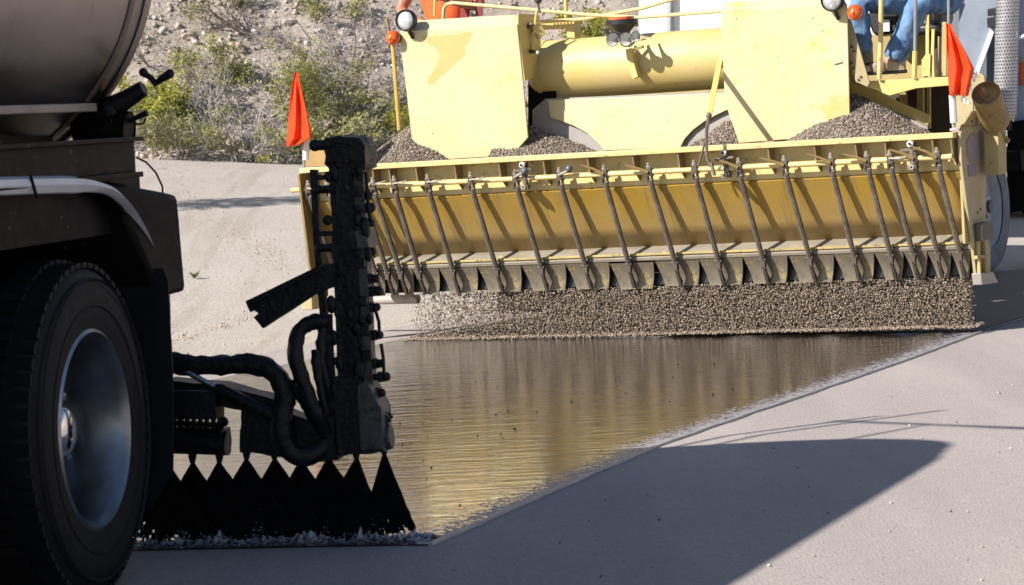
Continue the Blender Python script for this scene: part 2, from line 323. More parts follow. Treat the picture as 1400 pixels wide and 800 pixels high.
edge_px = [(585,748),(650,719),(720,688),(805,651),(900,611),(970,586),(1040,562),(1120,535),(1200,507),(1270,482),(1338,456)]
edge = [G(*q) for q in edge_px]
def arc(p, h0, h1, n, st):
    out = [p.copy()]
    for i in range(n):
        a = R(h0+(h1-h0)*i/n); out.append(out[-1]+Vector((math.sin(a), math.cos(a), 0))*st)
    return out
back = arc(edge[-1], 27, 46, 16, .9)
front = arc(edge[0], 192, 181, 16, 1.0)
path = front[::-1][:-1]+edge+back[1:]
def normals(pts):
    out = []
    for i in range(len(pts)):
        d = (pts[min(i+2,len(pts)-1)]-pts[max(i-2,0)]).normalized(); out.append(Vector((d.y, -d.x, 0)))
    return out
def strip(name, pts, offs, z, mt, edge_attr=False):
    nn = normals(pts); m = len(offs); V = []; E = []
    for p, n in zip(pts, nn):
        for o in offs: q = p+n*o; V.append((q.x, q.y, z)); E.append(-o)
    F = [(i*m+j, i*m+j+1, (i+1)*m+j+1, (i+1)*m+j) for i in range(len(pts)-1) for j in range(m-1)]
    ob = fast_mesh(name, V, F, mt, smooth=True)
    if edge_attr:
        a = ob.data.attributes.new('edge', 'FLOAT', 'POINT'); a.data.foreach_set('value', np.array(E, np.float32))
    return ob
tag(strip('road', path, [-4.6,-3,-1.5,0,1.5,3,5.5], .004, ROAD), kind='structure')
# refine the sprayed stretch so that its edge can wander
fine = []
nE = normals(edge)
for i in range(len(edge)-1):
    for k in range(12): fine.append(edge[i].lerp(edge[i+1], k/12))
fine += [edge[-1]]+back[1:3]
for i, p in enumerate(fine): fine[i] = p+Vector((noise.noise(p*3), 0, 0))*.012
film = tag(strip('binder_film', fine, [-4.0,-3.2,-2.4,-1.6,-1.0,-.6,-.4,-.3,-.2,-.14,-.1,-.06,-.03,0], .009, FILM, True), kind='structure')
mat_pts = [edge[-1]+(edge[-1]-edge[-2])*.02]+back[1:10]
tag(strip('chip_mat', mat_pts, [-3.9,-2.6,-1.3,-.03], .013, mat('spread chips', (.30,.25,.20), .9, c2=(.2,.165,.135), scale=60, bumpy=1, bscale=90)), kind='structure')
# bead of binder along the open edge, coloured pale as its highlight
b = MB(); b.tube([p+nE[min(i//12, len(nE)-1)]*.012+Vector((0,0,.008)) for i, p in enumerate(fine[:-2])], [.009+.005*noise.noise(p*14) for p in fine[:-2]], 6)
tag(b.build('binder_bead', mat('binder edge highlight', (.42,.39,.38), .35, c2=(.3,.28,.28), scale=30, bumpy=.3)), kind='structure')

# ------------------------------------------------------------------ hillside
def hill_z(x, y):
    d = y-40-.12*x
    s = ground_z(x, 41)-.3+max(d, -2)*.62*(1 if d < 40 else 1)
    s += .35*noise.noise(Vector((x*.35, y*.35, 1)))*sstep(0, 3, d)+.14*noise.noise(Vector((x*1.3, y*1.3, 5)))+.05*noise.noise(Vector((x*4, y*4, 9)))
    if d > 45: s -= (d-45)*.45
    return s
xs = np.unique(np.concatenate([np.linspace(-260,-12,40), np.linspace(-12,14,150), np.linspace(14,260,40)]))
ys = np.unique(np.concatenate([np.linspace(36,50,100), np.linspace(50,140,40)])); nx = len(xs)
V = [(x, y+.0*x, hill_z(x, y)) for y in ys for x in xs]
F = [(j*nx+i, j*nx+i+1, (j+1)*nx+i+1, (j+1)*nx+i) for j in range(len(ys)-1) for i in range(nx-1)]
tag(fast_mesh('hillside', V, F, HILL, smooth=True), kind='structure')
def on_hill(px, py):
    v = ray(px, py); t = 36.0
    while t < 90:
        p = cC+v*t
        if p.z < max(hill_z(p.x, p.y), ground_z(p.x, p.y)): return p
        t += .04
    return cC+v*60
# a second ridge far to the right and behind the camera, the one mirrored in the tank
def ridge(name, pts, h, w):
    V = []; F = []; m = 7
    for i, (x, y) in enumerate(pts):
        for j in range(m):
            t = j/(m-1)*2-1; q = Vector((x, y, 0)); n = Vector(pts[min(i+1,len(pts)-1)]+(0,))-Vector(pts[max(i-1,0)]+(0,)); n = Vector((n.y, -n.x, 0)).normalized()
            q += n*t*w; V.append((q.x, q.y, (1-abs(t))*h*(1+.5*noise.noise(q*.03))-.2))
    F = [(i*m+j, i*m+j+1, (i+1)*m+j+1, (i+1)*m+j) for i in range(len(pts)-1) for j in range(m-1)]
    tag(fast_mesh(name, V, F, HILL, smooth=True), kind='structure')
ridge('far_hills', [(150,120),(160,90),(150,60),(165,30),(155,0),(160,-30),(140,-60),(120,-90)], 30, 45)

ROCKC = [(.46,.40,.36),(.38,.32,.28),(.30,.25,.22),(.52,.47,.43),(.20,.165,.145),(.42,.33,.28)]
P = []; 
while len(P) < 9000:
    x = random.uniform(-9, 9); y = 39.5+random.random()**1.2*9
    if 2.6 < x < 5.6: continue
    P.append((x, y, hill_z(x, y)))
P = np.array(P); sz = .012+.05*rng.random(len(P))**3.2
Vv, Ff, Cc = stones(P+np.array([0,0,.008]), sz, ROCKC)
tag(fast_mesh('hillside_stones', Vv, Ff, GRAVEL, col=Cc), 'loose angular stones scattered over the hillside', 'stones', kind='stuff')
for i, (px, py, s, lb) in enumerate([(392,30,.13,'pale boulder just right of the wide brownish shrub on the upper slope'),(258,52,.11,'pale angular rock on the bare slope right of the steel tank rim, upper of two'),(236,70,.09,'pale angular rock on the bare slope right of the steel tank rim, lower of two'),(300,62,.10,'tan rock on the slope below the small olive shrub at the upper edge'),(445,95,.10,'grey rock on the slope right of the sprawling dark twigs'),(502,32,.12,'dark angular rock on the slope left of the headlamp'),(470,45,.09,'small tan rock under the little olive shrub high on the slope'),(340,100,.09,'pale rock above the broad green shrub in the middle of the slope'),(700,10,.09,'grey rock seen over the left cream panel and handrail')]):
    p = on_hill(px, py); bm = bmesh.new(); bmesh.ops.create_icosphere(bm, subdivisions=2, radius=s)
    for v in bm.verts:
        k = v.co*(7+i%4)+Vector((i*3.1,0,0)); v.co = v.co*(1+.55*noise.noise(k*.9)+.35*noise.noise(k*2.6)); v.co.z *= .62
    me = bpy.data.meshes.new('rock'); bm.to_mesh(me); bm.free(); a = me.attributes.new('tint', 'FLOAT_COLOR', 'POINT'); c = ROCKC[i % 6]
    for q in a.data: q.color = (*c, 1)
    me.materials.append(GRAVEL); o = bpy.data.objects.new('rock', me); COL.objects.link(o); o.location = p+Vector((0,0,s*.15)); o.rotation_euler = (0, 0, i*1.3)
    tag(o, lb, 'rock', 'larger rocks on the hillside')

# ------------------------------------------------------------------ shrubs
def shrub(px, py, w, h, kind, label, dens=1.0, seed=0):
    rd = random.Random(seed+int(px*7+py)); base = on_hill(px, py); root = empty('desert_shrub', Matrix.Translation(base)); root.rotation_euler.z = rd.random()*6
    tag(root, label, 'shrub', 'shrubs on the hillside')
    TV = []; TF = []; TC = []; tips = []
    tw = {'green': [(.42,.38,.34),(.28,.24,.21)], 'dead': [(.50,.46,.45),(.36,.32,.31),(.22,.19,.18)], 'lime': [(.28,.24,.17)], 'olive': [(.44,.40,.37),(.30,.26,.23)], 'brown': [(.22,.17,.14),(.30,.25,.22)]}[kind]
    def twig(p, q, r0, r1):
        d = (q-p); a = d.orthogonal().normalized(); b_ = d.cross(a).normalized(); n = len(TV); c = tw[rd.randrange(len(tw))]
        for pt, r in ((p, r0), (q, r1)):
            for k in range(3): TV.append(pt+(a*math.cos(k*2.094)+b_*math.sin(k*2.094))*r); TC.append(c)
        for k in range(3): TF.append((n+k, n+(k+1)%3, n+3+(k+1)%3, n+3+k))
    def grow(p, d, ln, r, lvl):
        q = p
        for s in range(3):
            d = (d+Vector((rd.gauss(0,.22), rd.gauss(0,.22), rd.gauss(0.02,.16)))).normalized(); nq = q+d*ln/3; twig(q, nq, r*(1-s*.22), r*(1-(s+1)*.22)); q = nq
            if lvl < 3:
                for _ in range(2 if lvl else 2):
                    if rd.random() < .8: grow(q, (d+Vector((rd.gauss(0,.65), rd.gauss(0,.65), rd.gauss(.05,.4)))).normalized(), ln*rd.uniform(.45,.68), r*.55, lvl+1)
            else: tips.append((q, d))
        tips.append((q, d))
    w *= 1.3; h *= 1.15; n0 = int((6.2 if kind != 'dead' else 12)*dens)
    for k in range(n0):
        a = rd.random()*6.283; e = rd.uniform(.25, 1.0)
        d = Vector((math.cos(a)*w*.5*(1.05-e*.5), math.sin(a)*w*.35, h*e)); ln = d.length*.8
        twig(Vector((0,0,-.12)), Vector((math.cos(a)*w*.12, math.sin(a)*w*.12, -.05)), .012, .014)
        grow(Vector((math.cos(a)*w*.12, math.sin(a)*w*.12, -.05)), d.normalized(), ln, .015, 1)
    fast_mesh('branches', [tuple(v) for v in TV], TF, TWIG, root, np.array(TC))
    cols = {'green': [(.27,.28,.075),(.34,.345,.10),(.41,.40,.13),(.19,.20,.06)], 'lime': [(.38,.37,.07),(.46,.45,.10),(.28,.28,.07)], 'olive': [(.31,.30,.13),(.37,.355,.16),(.24,.23,.10)], 'dead': [(.3,.27,.2)], 'brown': [(.2,.17,.11),(.15,.13,.08)]}[kind]
    nl = {'green': 6, 'lime': 7, 'olive': 5, 'dead': 0, 'brown': 1}[kind]
    if nl:
        LV = []; LF = []; LC = []
        for q, d in tips:
            clump = noise.noise(q*2.4+base)
            if clump < -.10: continue
            for _ in range(nl):
                c = q+Vector((rd.gauss(0,.05), rd.gauss(0,.05), rd.gauss(0,.045))); s = rd.uniform(.010,.025)
                a = Vector((rd.gauss(0,1), rd.gauss(0,1), rd.gauss(0,1))).normalized(); b_ = a.orthogonal().normalized(); n = len(LV); cc = cols[rd.randrange(len(cols))]
                LV += [c-a*s*1.5, c+b_*s*.7, c+a*s*1.5, c-b_*s*.7]; LF.append((n,n+1,n+2,n+3)); LC += [cc]*4
        if LV: fast_mesh('foliage', [tuple(v) for v in LV], LF, LEAF, root, np.array(LC))
    return root
SHR = [
 (212,165,.55,.55,'lime','bright yellow-green bush just behind the black valve handle',1.2),
 (205,215,.9,.55,'olive','low olive shrub at the foot of the slope beside the truck frame rail',1.2),
 (262,218,.9,.6,'olive','olive shrub with bare twigs at the shoulder edge, second from the truck',1.2),
 (325,219,1.1,.75,'dead','grey leafless brush at the shoulder edge left of the orange flag',1.5),
 (385,222,.8,.55,'green','green shrub at the shoulder edge directly below the orange flag',1.2),
 (440,222,.8,.6,'olive','olive shrub at the shoulder edge behind the tarred column',1.0),
 (345,165,1.5,.75,'green','broad green shrub in the middle of the slope left of the orange flag',1.7),
 (425,172,1.1,.75,'green','green shrub right behind the orange flag tip',1.4),
 (285,160,.8,.55,'dead','grey twiggy brush on mid slope beside the bright yellow-green bush',1.3),
 (290,118,.75,.5,'olive','small olive shrub with a dark clump beside it on mid slope',1.0),
 (512,198,1.1,.7,'lime','bright green shrub beside the gravel heap left of the hopper panel',1.5),
 (478,190,.8,.65,'olive','pale olive shrub just right of the tarred column top',1.0),
 (505,150,1.1,1.0,'dead','tall grey leafless bush behind the yellow lamp post',1.7),
 (470,135,1.0,.5,'olive','grey-green shrub on the slope between flag and lamp post',1.1),
 (365,45,1.5,.8,'brown','wide brownish-green shrub at the top of the slope',1.5),
 (300,18,.9,.5,'olive','small olive shrub at the upper edge, left of the wide brownish one',1.0),
 (425,68,1.1,.5,'dead','dead dark twigs sprawling on the upper slope above the flag',1.0),
 (480,78,.9,.55,'dead','grey brush on the upper slope left of the amber lamp',1.1),
 (208,85,.8,.4,'brown','low grey-brown shrub beside the rear edge of the steel tank',1.0),
 (370,205,.8,.4,'dead','flattened grey twigs at the foot of the slope beneath the broad green shrub',1.2),
 (455,20,.7,.4,'olive','little olive shrub high on the slope near the headlamp',.9),
 (812,60,.5,.45,'lime','small yellow-green plant seen over the top of the yellow air tank',1.2),
 (1398,40,1.1,.7,'brown','brown shrub on the slope beyond the perforated exhaust',1.2)]
for s in SHR: shrub(*s)
# dry litter between the shrubs
LV = []; LF = []; LC = []
for _ in range(5200):
    x = random.uniform(-6, 2.3); y = 39.6+random.random()**1.4*8; z = hill_z(x, y); a = random.random()*6.28; ln = random.uniform(.05,.28); e = random.uniform(0,.8)
    p = Vector((x, y, z)); d = Vector((math.cos(a)*math.cos(e), math.sin(a)*math.cos(e), math.sin(e)))*ln; s = d.orthogonal().normalized()*.005; n = len(LV)
    if noise.noise(p*.8) < -.05: continue
    LV += [p-s, p+s, p+d]; LF.append((n,n+1,n+2)); LC += [random.choice([(.36,.31,.27),(.28,.24,.2),(.42,.38,.34),(.3,.28,.16)])]*3
tag(fast_mesh('dry_litter', [tuple(v) for v in LV], LF, TWIG, col=np.array(LC)), 'dry twigs and straw lying over the slope', 'dry brush', kind='stuff')
# pebbles on the sand and the road
P = []
for _ in range(2600):
    px, py = random.uniform(150, 600), random.uniform(222, 560); q = G(px, py)
    if py > 462-.22*(px-525): continue
    if q.y > 38: q = G(px, py, .5)
    P.append((q.x, q.y, ground_z(q.x, q.y)+.004))
for _ in range(260):
    px, py = random.uniform(600, 1420), random.uniform(440, 800); q = G(px, py)
    if py < 748-.388*(px-585)+22: continue
    P.append((q.x, q.y, .008))
P = np.array(P); Vv, Ff, Cc = stones(P, .002+.0055*rng.random(len(P))**4, [(.44,.39,.35),(.36,.31,.27),(.28,.235,.2),(.48,.43,.4)])
tag(fast_mesh('pebbles', Vv, Ff, GRAVEL, col=Cc), 'small pebbles strewn over sand and road', 'pebbles', kind='stuff')
# windrow of loose gravel left by tyres on the sand
P = []
for k in range(900):
    t = random.random(); a = Vector((215,330)).lerp(Vector((330,362)), min(t*2,1)) if t < .5 else Vector((330,362)).lerp(Vector((392,388)), t*2-1)
    q = G(a.x+random.gauss(0,12), a.y+random.gauss(0,5)+(8*math.sin(t*3))); P.append((q.x, q.y, ground_z(q.x, q.y)+.01+abs(random.gauss(0,.012))))
for k in range(260):
    t = random.random(); q = G(200+t*150+random.gauss(0,5), 480-t*45+random.gauss(0,2.5)); P.append((q.x, q.y, ground_z(q.x, q.y)+.01+abs(random.gauss(0,.01))))
P = np.array(P); Vv, Ff, Cc = stones(P, 0.0025+.007*rng.random(len(P))**3, [(.5,.43,.36),(.42,.35,.29),(.36,.29,.23)])
tag(fast_mesh('gravel_windrow', Vv, Ff, GRAVEL, col=Cc), 'curving ridges of loose gravel pushed up by tyres', 'gravel', kind='stuff')
for i, (px, py, lb) in enumerate([(268,403,'tiny green weed growing in the sand, right of its pair'), (240,398,'tiny green weed beside the black mud flap')]):
    q = G(px, py); root = empty('weed', Matrix.Translation((q.x, q.y, ground_z(q.x, q.y)))); tag(root, lb, 'weed', 'weeds in the sand'); b = MB()
    for k in range(22):
        a = k*2.4; l = random.uniform(.05,.11); d = Vector((math.cos(a)*.8, math.sin(a)*.8, random.uniform(.3,1)))*l; s = d.cross(Vector((0,0,1))).normalized()*.008
        b.add([d*.1, d*.6+s, d, d*.6-s], [(0,1,2,3)])
    b.build('leaves', mat('weed green', (.12,.17,.05), .6), root)
# tree standing left of the picture: only its long shadow reaches the sand
def shade_tree(x, y, h):
    root = empty('desert_tree', Matrix.Translation((x, y, ground_z(x, y)))); tag(root, 'thin desert tree left of the picture, its long shadow crossing the sand', 'tree')
    b = MB(); b.tube([(0,0,-.1),(.05,.02,h*.4),(.02,.1,h*.75),(.1,.1,h)], [.09,.07,.05,.02], 8)
    for k in range(12):
        a = k*2.3; z = h*(.35+.05*k); b.tube([(.03,.05,z),(math.cos(a)*.3,math.sin(a)*.3,z+.25),(math.cos(a)*.5,math.sin(a)*.5,z+.5)], [.03,.02,.008], 5)
    b.build('trunk', BARK, root); LV = []; LF = []; LC = []
    for _ in range(5000):
        a = random.random()*6.28; z = random.uniform(.35,1.08); r = .6*math.sqrt(random.random())*(1.1-abs(z-.7)); c = Vector((math.cos(a)*r, math.sin(a)*r, z*h)); s = .05
        if noise.noise(c*2) < -.1: continue
        u = Vector((random.gauss(0,1), random.gauss(0,1), random.gauss(0,1))).normalized(); w = u.orthogonal().normalized(); n = len(LV)
        LV += [c-u*s, c+w*s*.5, c+u*s, c-w*s*.5]; LF.append((n,n+1,n+2,n+3)); LC += [(.12,.15,.05)]*4
    fast_mesh('crown', [tuple(v) for v in LV], LF, LEAF, root, np.array(LC))
q = G(330, 284, .55)
shade_tree(q.x-5.2, q.y-2.9, 5.0)

# ================================================================== asphalt distributor truck
TF = Frame(G(132, 821), 12.5)
truck = empty('distributor_truck', TF.M)
tag(truck, 'black asphalt distributor truck with a stained steel tank and a folded spray bar', 'truck')
T = TF
def trace(fr, pts, y0, y1=None):
    ps = [fr(px, py, y0) for px, py in pts]; return ps
def wheel(parent, x, y, z, r, w, rimr, out, detail=True):
    root = empty('wheel'); root.parent = parent; root.location = (x, y, z); ax = (out, 0, 0)
    b = MB(); prof = [(-w,rimr+.005),(-w+.004,rimr+.04),(-w-.012,r*.80),(-w+.01,r*.93),(-w+.035,r*.985),(-w+.07,r),(-.07,r),(-.035,r*.985),(-.01,r*.93),(.012,r*.80),(.004,rimr+.045),(-.004,rimr+.005)]
    b.lathe(prof, (0,0,0), ax, 72); b.build('tyre', RUBBER, root, sharp=50)
    if detail:
        b = MB(); n = 62
        for k in range(n):
            a = 2*PI*k/n
            for j, (t0, t1) in enumerate(((-w+.015,-w*.72),(-w*.66,-w*.36),(-w*.31,-.015))):
                aa = a+(.03 if j == 1 else 0); da = 2*PI/n*.36; r0, r1 = r*.97, r+.012-(.012 if j != 1 else 0)
                P_ = []
                for rr in (r0, r1):
                    for t, q in ((t0, aa-da), (t1, aa-da), (t1, aa+da), (t0, aa+da)): P_.append((t*out, math.cos(q)*rr, math.sin(q)*rr))
                b.hexa(P_)
        tag(b.build('tread', RUBBER, root), kind='stuff')
        for rr in (r*.90, r*.74): 
            b = MB(); b.lathe([(.006,rr-.006),(.013,rr),(.006,rr+.006)], (0,0,0), ax, 72); b.build('sidewall_ring', RUBBER, root)
    b = MB(); b.lathe([(-w*.95,rimr*.93),(-.24,rimr*.90),(-.21,rimr*.84),(-.12,rimr*.90),(-.03,rimr*.915),(-.008,rimr*.96),(.004,rimr*1.0),(-.003,rimr*1.035),(-.012,rimr*1.03)], (0,0,0), ax, 64)
    b.lathe([(-.21,rimr*.85),(-.20,rimr*.8),(-.185,rimr*.62),(-.18,rimr*.45),(-.18,.02)], (0,0,0), ax, 64); b.build('rim', ALU, root, sharp=60)
    b = MB()
    for k in range(10):
        a = 2*PI*k/10; c = Vector((-.172*out, math.cos(a)*rimr*.52, math.sin(a)*rimr*.52)); b.lathe([(-.01,.016),(.02,.016),(.026,.011),(.026,0)], c, ax, 6)
    b.build('lug_nuts', CHROME, root)
    b = MB(); b.lathe([(-.18,rimr*.30),(-.13,rimr*.29),(-.10,rimr*.26),(-.09,rimr*.2),(-.084,rimr*.1),(-.082,0)], (0,0,0), ax, 40); b.build('hub_cap', CHROME, root, sharp=60)
    b = MB()
    for k in range(10):
        a = 2*PI*(k+.5)/10; c = Vector((-.196*out, math.cos(a)*rimr*.69, math.sin(a)*rimr*.69)); b.ball(c, (.02,.03,.03), 10, 6)
    b.build('hand_holes', BLACK, root)
    return root
w0 = wheel(truck, 0, .09, .54, .54, .27, .315, 1)
for (x, y, o, dt) in ((-.32,.09,1,True),(0,-1.27,1,False),(-.32,-1.27,1,False),(-2.1,.09,-1,False),(-1.78,.09,-1,False),(-2.1,-1.27,-1,False),(-1.78,-1.27,-1,False)):
    wheel(truck, x, y, .54, .54, .27, .315, o, dt)
b = MB(); b.tube([(-.3,.09,.54),(-1.8,.09,.54)], .07, 12); b.build('axle', BLACKP, truck); b = MB(); b.tube([(-.3,-1.27,.54),(-1.8,-1.27,.54)], .07, 12); b.build('axle', BLACKP, truck)
for x in (-.62, -1.48):
    b = MB(); b.box((x-.04,-5.5,.86), (x+.04,.95,1.12)); b.build('chassis_rail', BLACKP, truck)
# tank
tc, tA, tB, tz = -1.05, 1.03, .85, 2.12
def oval(y, k=1.0, n=96): return [(tc+tA*k*math.cos(2*PI*i/n), y, tz+tB*k*math.sin(2*PI*i/n)) for i in range(n)]
def loft(rings, name, mt, par, cap=True, **kw):
    n = len(rings[0]); b = MB(); v = [p for r in rings for p in r]
    f = [(j*n+i, j*n+(i+1)%n, (j+1)*n+(i+1)%n, (j+1)*n+i) for j in range(len(rings)-1) for i in range(n)]
    if cap: f += [tuple(range(n))[::-1], tuple(range((len(rings)-1)*n, len(rings)*n))]
    b.add(v, f); return b.build(name, mt, par, **kw)
def oval_t(y):
    d = .55-y; sh, kk = .06*d, 1-.042*d
    return [(tc-sh+tA*kk*math.cos(2*PI*i/96), y, tz-tB*(1-kk)+tB*kk*math.sin(2*PI*i/96)) for i in range(96)]
def oval_e(y, e): c_ = oval_t(-5.1); m_ = sum((Vector(p) for p in c_), Vector())/96; return [(m_.x+(p[0]-m_.x)*e, y, m_.z+(p[2]-m_.z)*e) for p in c_]
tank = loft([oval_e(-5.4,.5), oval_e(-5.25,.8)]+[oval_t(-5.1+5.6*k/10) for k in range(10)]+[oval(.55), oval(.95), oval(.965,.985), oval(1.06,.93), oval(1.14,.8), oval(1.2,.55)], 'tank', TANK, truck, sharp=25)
for y, k in ((.80, 1.006),):
    loft([oval(y-.022,k-.004), oval(y-.018,k), oval(y+.018,k), oval(y+.022,k-.004)], 'tank_band', mat('tank seam', (.14,.11,.1), .5, .5), tank, cap=False)
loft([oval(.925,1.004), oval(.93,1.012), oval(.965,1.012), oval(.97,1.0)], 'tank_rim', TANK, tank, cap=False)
# low skirt strip and rung plate under the tank side
b = MB(); b.box((-.42,-5,1.565), (-.20,.82,1.595)); b.build('skirt_ledge', mat('dusty skirt steel', (.3,.27,.25), .5, .5), truck, bevel=.004)
b = MB(); b.box((-.40,-5,1.46), (-.36,.8,1.565)); b.build('skirt_plate', BLACKP, truck)
g = MB(); p0 = Vector((-.245,.52,1.60)); 
for i in range(5): g.bar(p0+Vector((.02*i,0,.035*i)), p0+Vector((.02*i,.3,.035*i)), .012)
for j in range(3): g.bar(p0+Vector((0,.15*j,0)), p0+Vector((.08,.15*j,.14)), .012)
g.build('step_grille', BLACKP, truck)
# side channel of the deck
b = MB(); b.box((-.06,-5,1.352), (-.03,.70,1.458)); b.box((-.08,-5,1.457), (.0,.715,1.472)); b.box((-.08,-5,1.335), (.0,.69,1.353)); b.build('deck_channel', BLACKP, truck, bevel=.003)
b = MB(); b.box((-2.05,-5,1.15), (-.09,.9,1.34)); b.build('deck', BLACKP, truck)
# black box, flap and arch behind the wheel
b = MB(); b.hexa([(-.55,.72,.92),(.03,.72,.92),(.03,.98,.92),(-.55,.98,.92),(-.55,.5,1.31),(-.05,.5,1.33),(.02,.98,1.26),(-.55,.98,1.3)]); b.build('tail_box', BLACKP, truck, bevel=.02, lumps=.006)
b = MB(); b.prism([(-.62,.70,.25),(-.05,.70,.2),(.035,.70,.32),(.055,.70,.62),(.06,.70,.98),(.045,.70,1.02),(-.62,.70,1.0)], (0,.014,0)); b.build('mud_flap', RUBBER, truck, lumps=.004)
b = MB(); b.prism([(-2.1,.70,.25),(-1.45,.70,.25),(-1.45,.70,1.0),(-2.1,.70,1.0)], (0,.014,0)); b.build('mud_flap', RUBBER, truck)
fp = [(-2.0,1.36),(-1.2,1.372),(-.9,1.372),(-.53,1.367),(-.18,1.358),(.1,1.348),(.27,1.33),(.42,1.30),(.57,1.233),(.68,1.155),(.765,1.07),(.81,1.0),(.838,.94)]
def smooth(pts, n=4):
    out = []
    for i in range(len(pts)-1):
        p = [Vector(pts[max(0,min(len(pts)-1,k))]) for k in (i-1,i,i+1,i+2)]
        for s in range(n):
            t = s/n; out.append(.5*((2*p[1])+(p[2]-p[0])*t+(2*p[0]-5*p[1]+4*p[2]-p[3])*t*t+(3*p[1]-p[0]-3*p[2]+p[3])*t**3))
    return out+[Vector(pts[-1])]
fq = [(q.x, q.y) for q in smooth([(y,z,0) for y,z in fp])]
b = MB(); n = len(fq); V = []
for y, z in fq: V += [(-.03,y,z-.012), (-.78,y,z-.012), (-.03,y,z-.02), (-.78,y,z-.02)]
Fc = []
for i in range(n-1): a = 4*i; Fc += [(a,a+4,a+5,a+1),(a+2,a+3,a+7,a+6),(a,a+2,a+6,a+4),(a+1,a+5,a+7,a+3)]
b.add(V, Fc); b.build('fender', BLACKP, truck)
b = MB(); hh = [.078 if y < .1 else max(.013, .078-.09*((y-.1)/.6)) for y, z in fq]; V = []
for (y, z), h in zip(fq, hh):
    d = 1.0; V += [(-.03,y,z-h*.6), (-.012,y,z-h*.55), (.004,y,z-h*.25), (.0,y,z+.0), (-.03,y,z+h*.12)]
Fc = []
for i in range(n-1):
    for k in range(5): Fc.append((5*i+k, 5*i+(k+1)%5, 5*i+5+(k+1)%5, 5*i+5+k))
b.add(V, Fc+[(0,1,2,3,4),tuple(5*(n-1)+k for k in range(5))]); tr_ = b.build('fender_trim', TRIM, truck)
b = MB(); p = T.x(46,255,.006); b.bar(p+Vector((0,-.02,.035)), p+Vector((0,.02,-.035)), .008); b.build('trim_joint', BLACKP, tr_)
# drain valve and sampling handles at the tail of the tank
tb = .93
v = MB(); v.tube([T(118,178,tb),T(150,150,tb),T(172,136,tb)], [.05,.045,.036], 12); v.tube([T(172,136,tb),T(197,121,tb)], [.034,.028], 12); v.ball(T(150,152,tb), .05); v.tube([T(182,131,tb),T(186,140,tb)], .012, 8); v.build('drain_valve', TAR, truck, lumps=.004, lump_scale=30)
v = MB(); v.tube([T(194,100,tb),T(206,106,tb),T(214,117,tb)], .011, 8); v.ball(T(196,99,tb), .016); v.tube([T(212,115,tb),T(222,107,tb),T(231,102,tb)], [.009,.014,.016], 10); v.ball(T(232,101,tb), .017); v.build('valve_handle', TAR, truck)
v = MB(); v.tube([T(105,178,tb),T(150,176,tb),T(176,178,tb)], [.06,.065,.06], 18); v.lathe([(-.02,.066),(.02,.066)], T(170,178,tb), T(176,178,tb)-T(150,177,tb), 18); v.build('drain_drum', BLACKP, truck, lumps=.003)
v = MB(); v.tube([T(176,166,tb),T(190,159,tb),T(202,154,tb)], [.008,.010,.012], 8); rg = [T(190+9*math.cos(a), 162+8*math.sin(a), tb) for a in [k*PI/8 for k in range(9)]]; v.tube(rg, .004, 6); v.build('pull_handle', TAR, truck)
v = MB(); v.tube([T(186,215,.96),T(200,222,.97),T(213,236,.98),T(222,255,.98),T(224,290,.96)], .004, 6); v.build('cable', BLACK, truck)
# catwalk rail and filler on the tank top; they throw the thin shadows on the road
v = MB()
v.tube([(-1.05,.9,2.9),(-1.05,1.15,3.3),(-.62,.85,3.34),(-.2,.6,3.30)], [.02,.02,.028,.03], 6); v.tube([(-1.05,1.15,3.3),(-1.5,1.4,3.3)], .018, 6)
v.tube([(-1.15,1.15,2.4),(-1.15,1.5,2.7),(-1.15,1.6,3.42)], .015, 6); v.tube([(-1.3,1.15,2.4),(-1.3,1.5,2.7),(-1.3,1.55,3.3)], .015, 6)
v.build('filler_pipe', BLACKP, truck)
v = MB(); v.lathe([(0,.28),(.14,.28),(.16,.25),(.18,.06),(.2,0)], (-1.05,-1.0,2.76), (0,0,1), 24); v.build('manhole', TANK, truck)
# ---- spray bar across the tail
sb = 1.12
bar = MB(); bar.tube([T(150,600,sb),T(312,606,sb)], .045, 16); bar.box(T(303,588,sb-.04), T(312,618,sb+.06)); SBAR = bar.build('spray_bar', TAR, truck, lumps=.004)
bar = MB(); bar.tube([(-2.0,sb,.37),T(150,600,sb)], .045, 12); bar.build('spray_bar_tail', TAR, truck)
v = MB()
for px in range(238, 306, 9): v.bar(T(px,588,sb), T(px,566,sb), .014, .02)
v.bar(T(232,566,sb), T(302,568,sb), .016); v.bar(T(232,578,sb), T(306,582,sb), .02); v.tube([T(232,590,sb),T(306,592,sb)], .018, 8); v.ball(T(306,577,sb), .018)
v.build('valve_bank', TAR, SBAR, lumps=.003)
v = MB(); v.bar((-.9,sb-.12,.55),(.12,sb-.12,.52), .1, .1); v.bar((-.9,sb-.12,.55),(-.9,.9,1.0), .1, .1); v.build('lift_frame', TAR, truck)
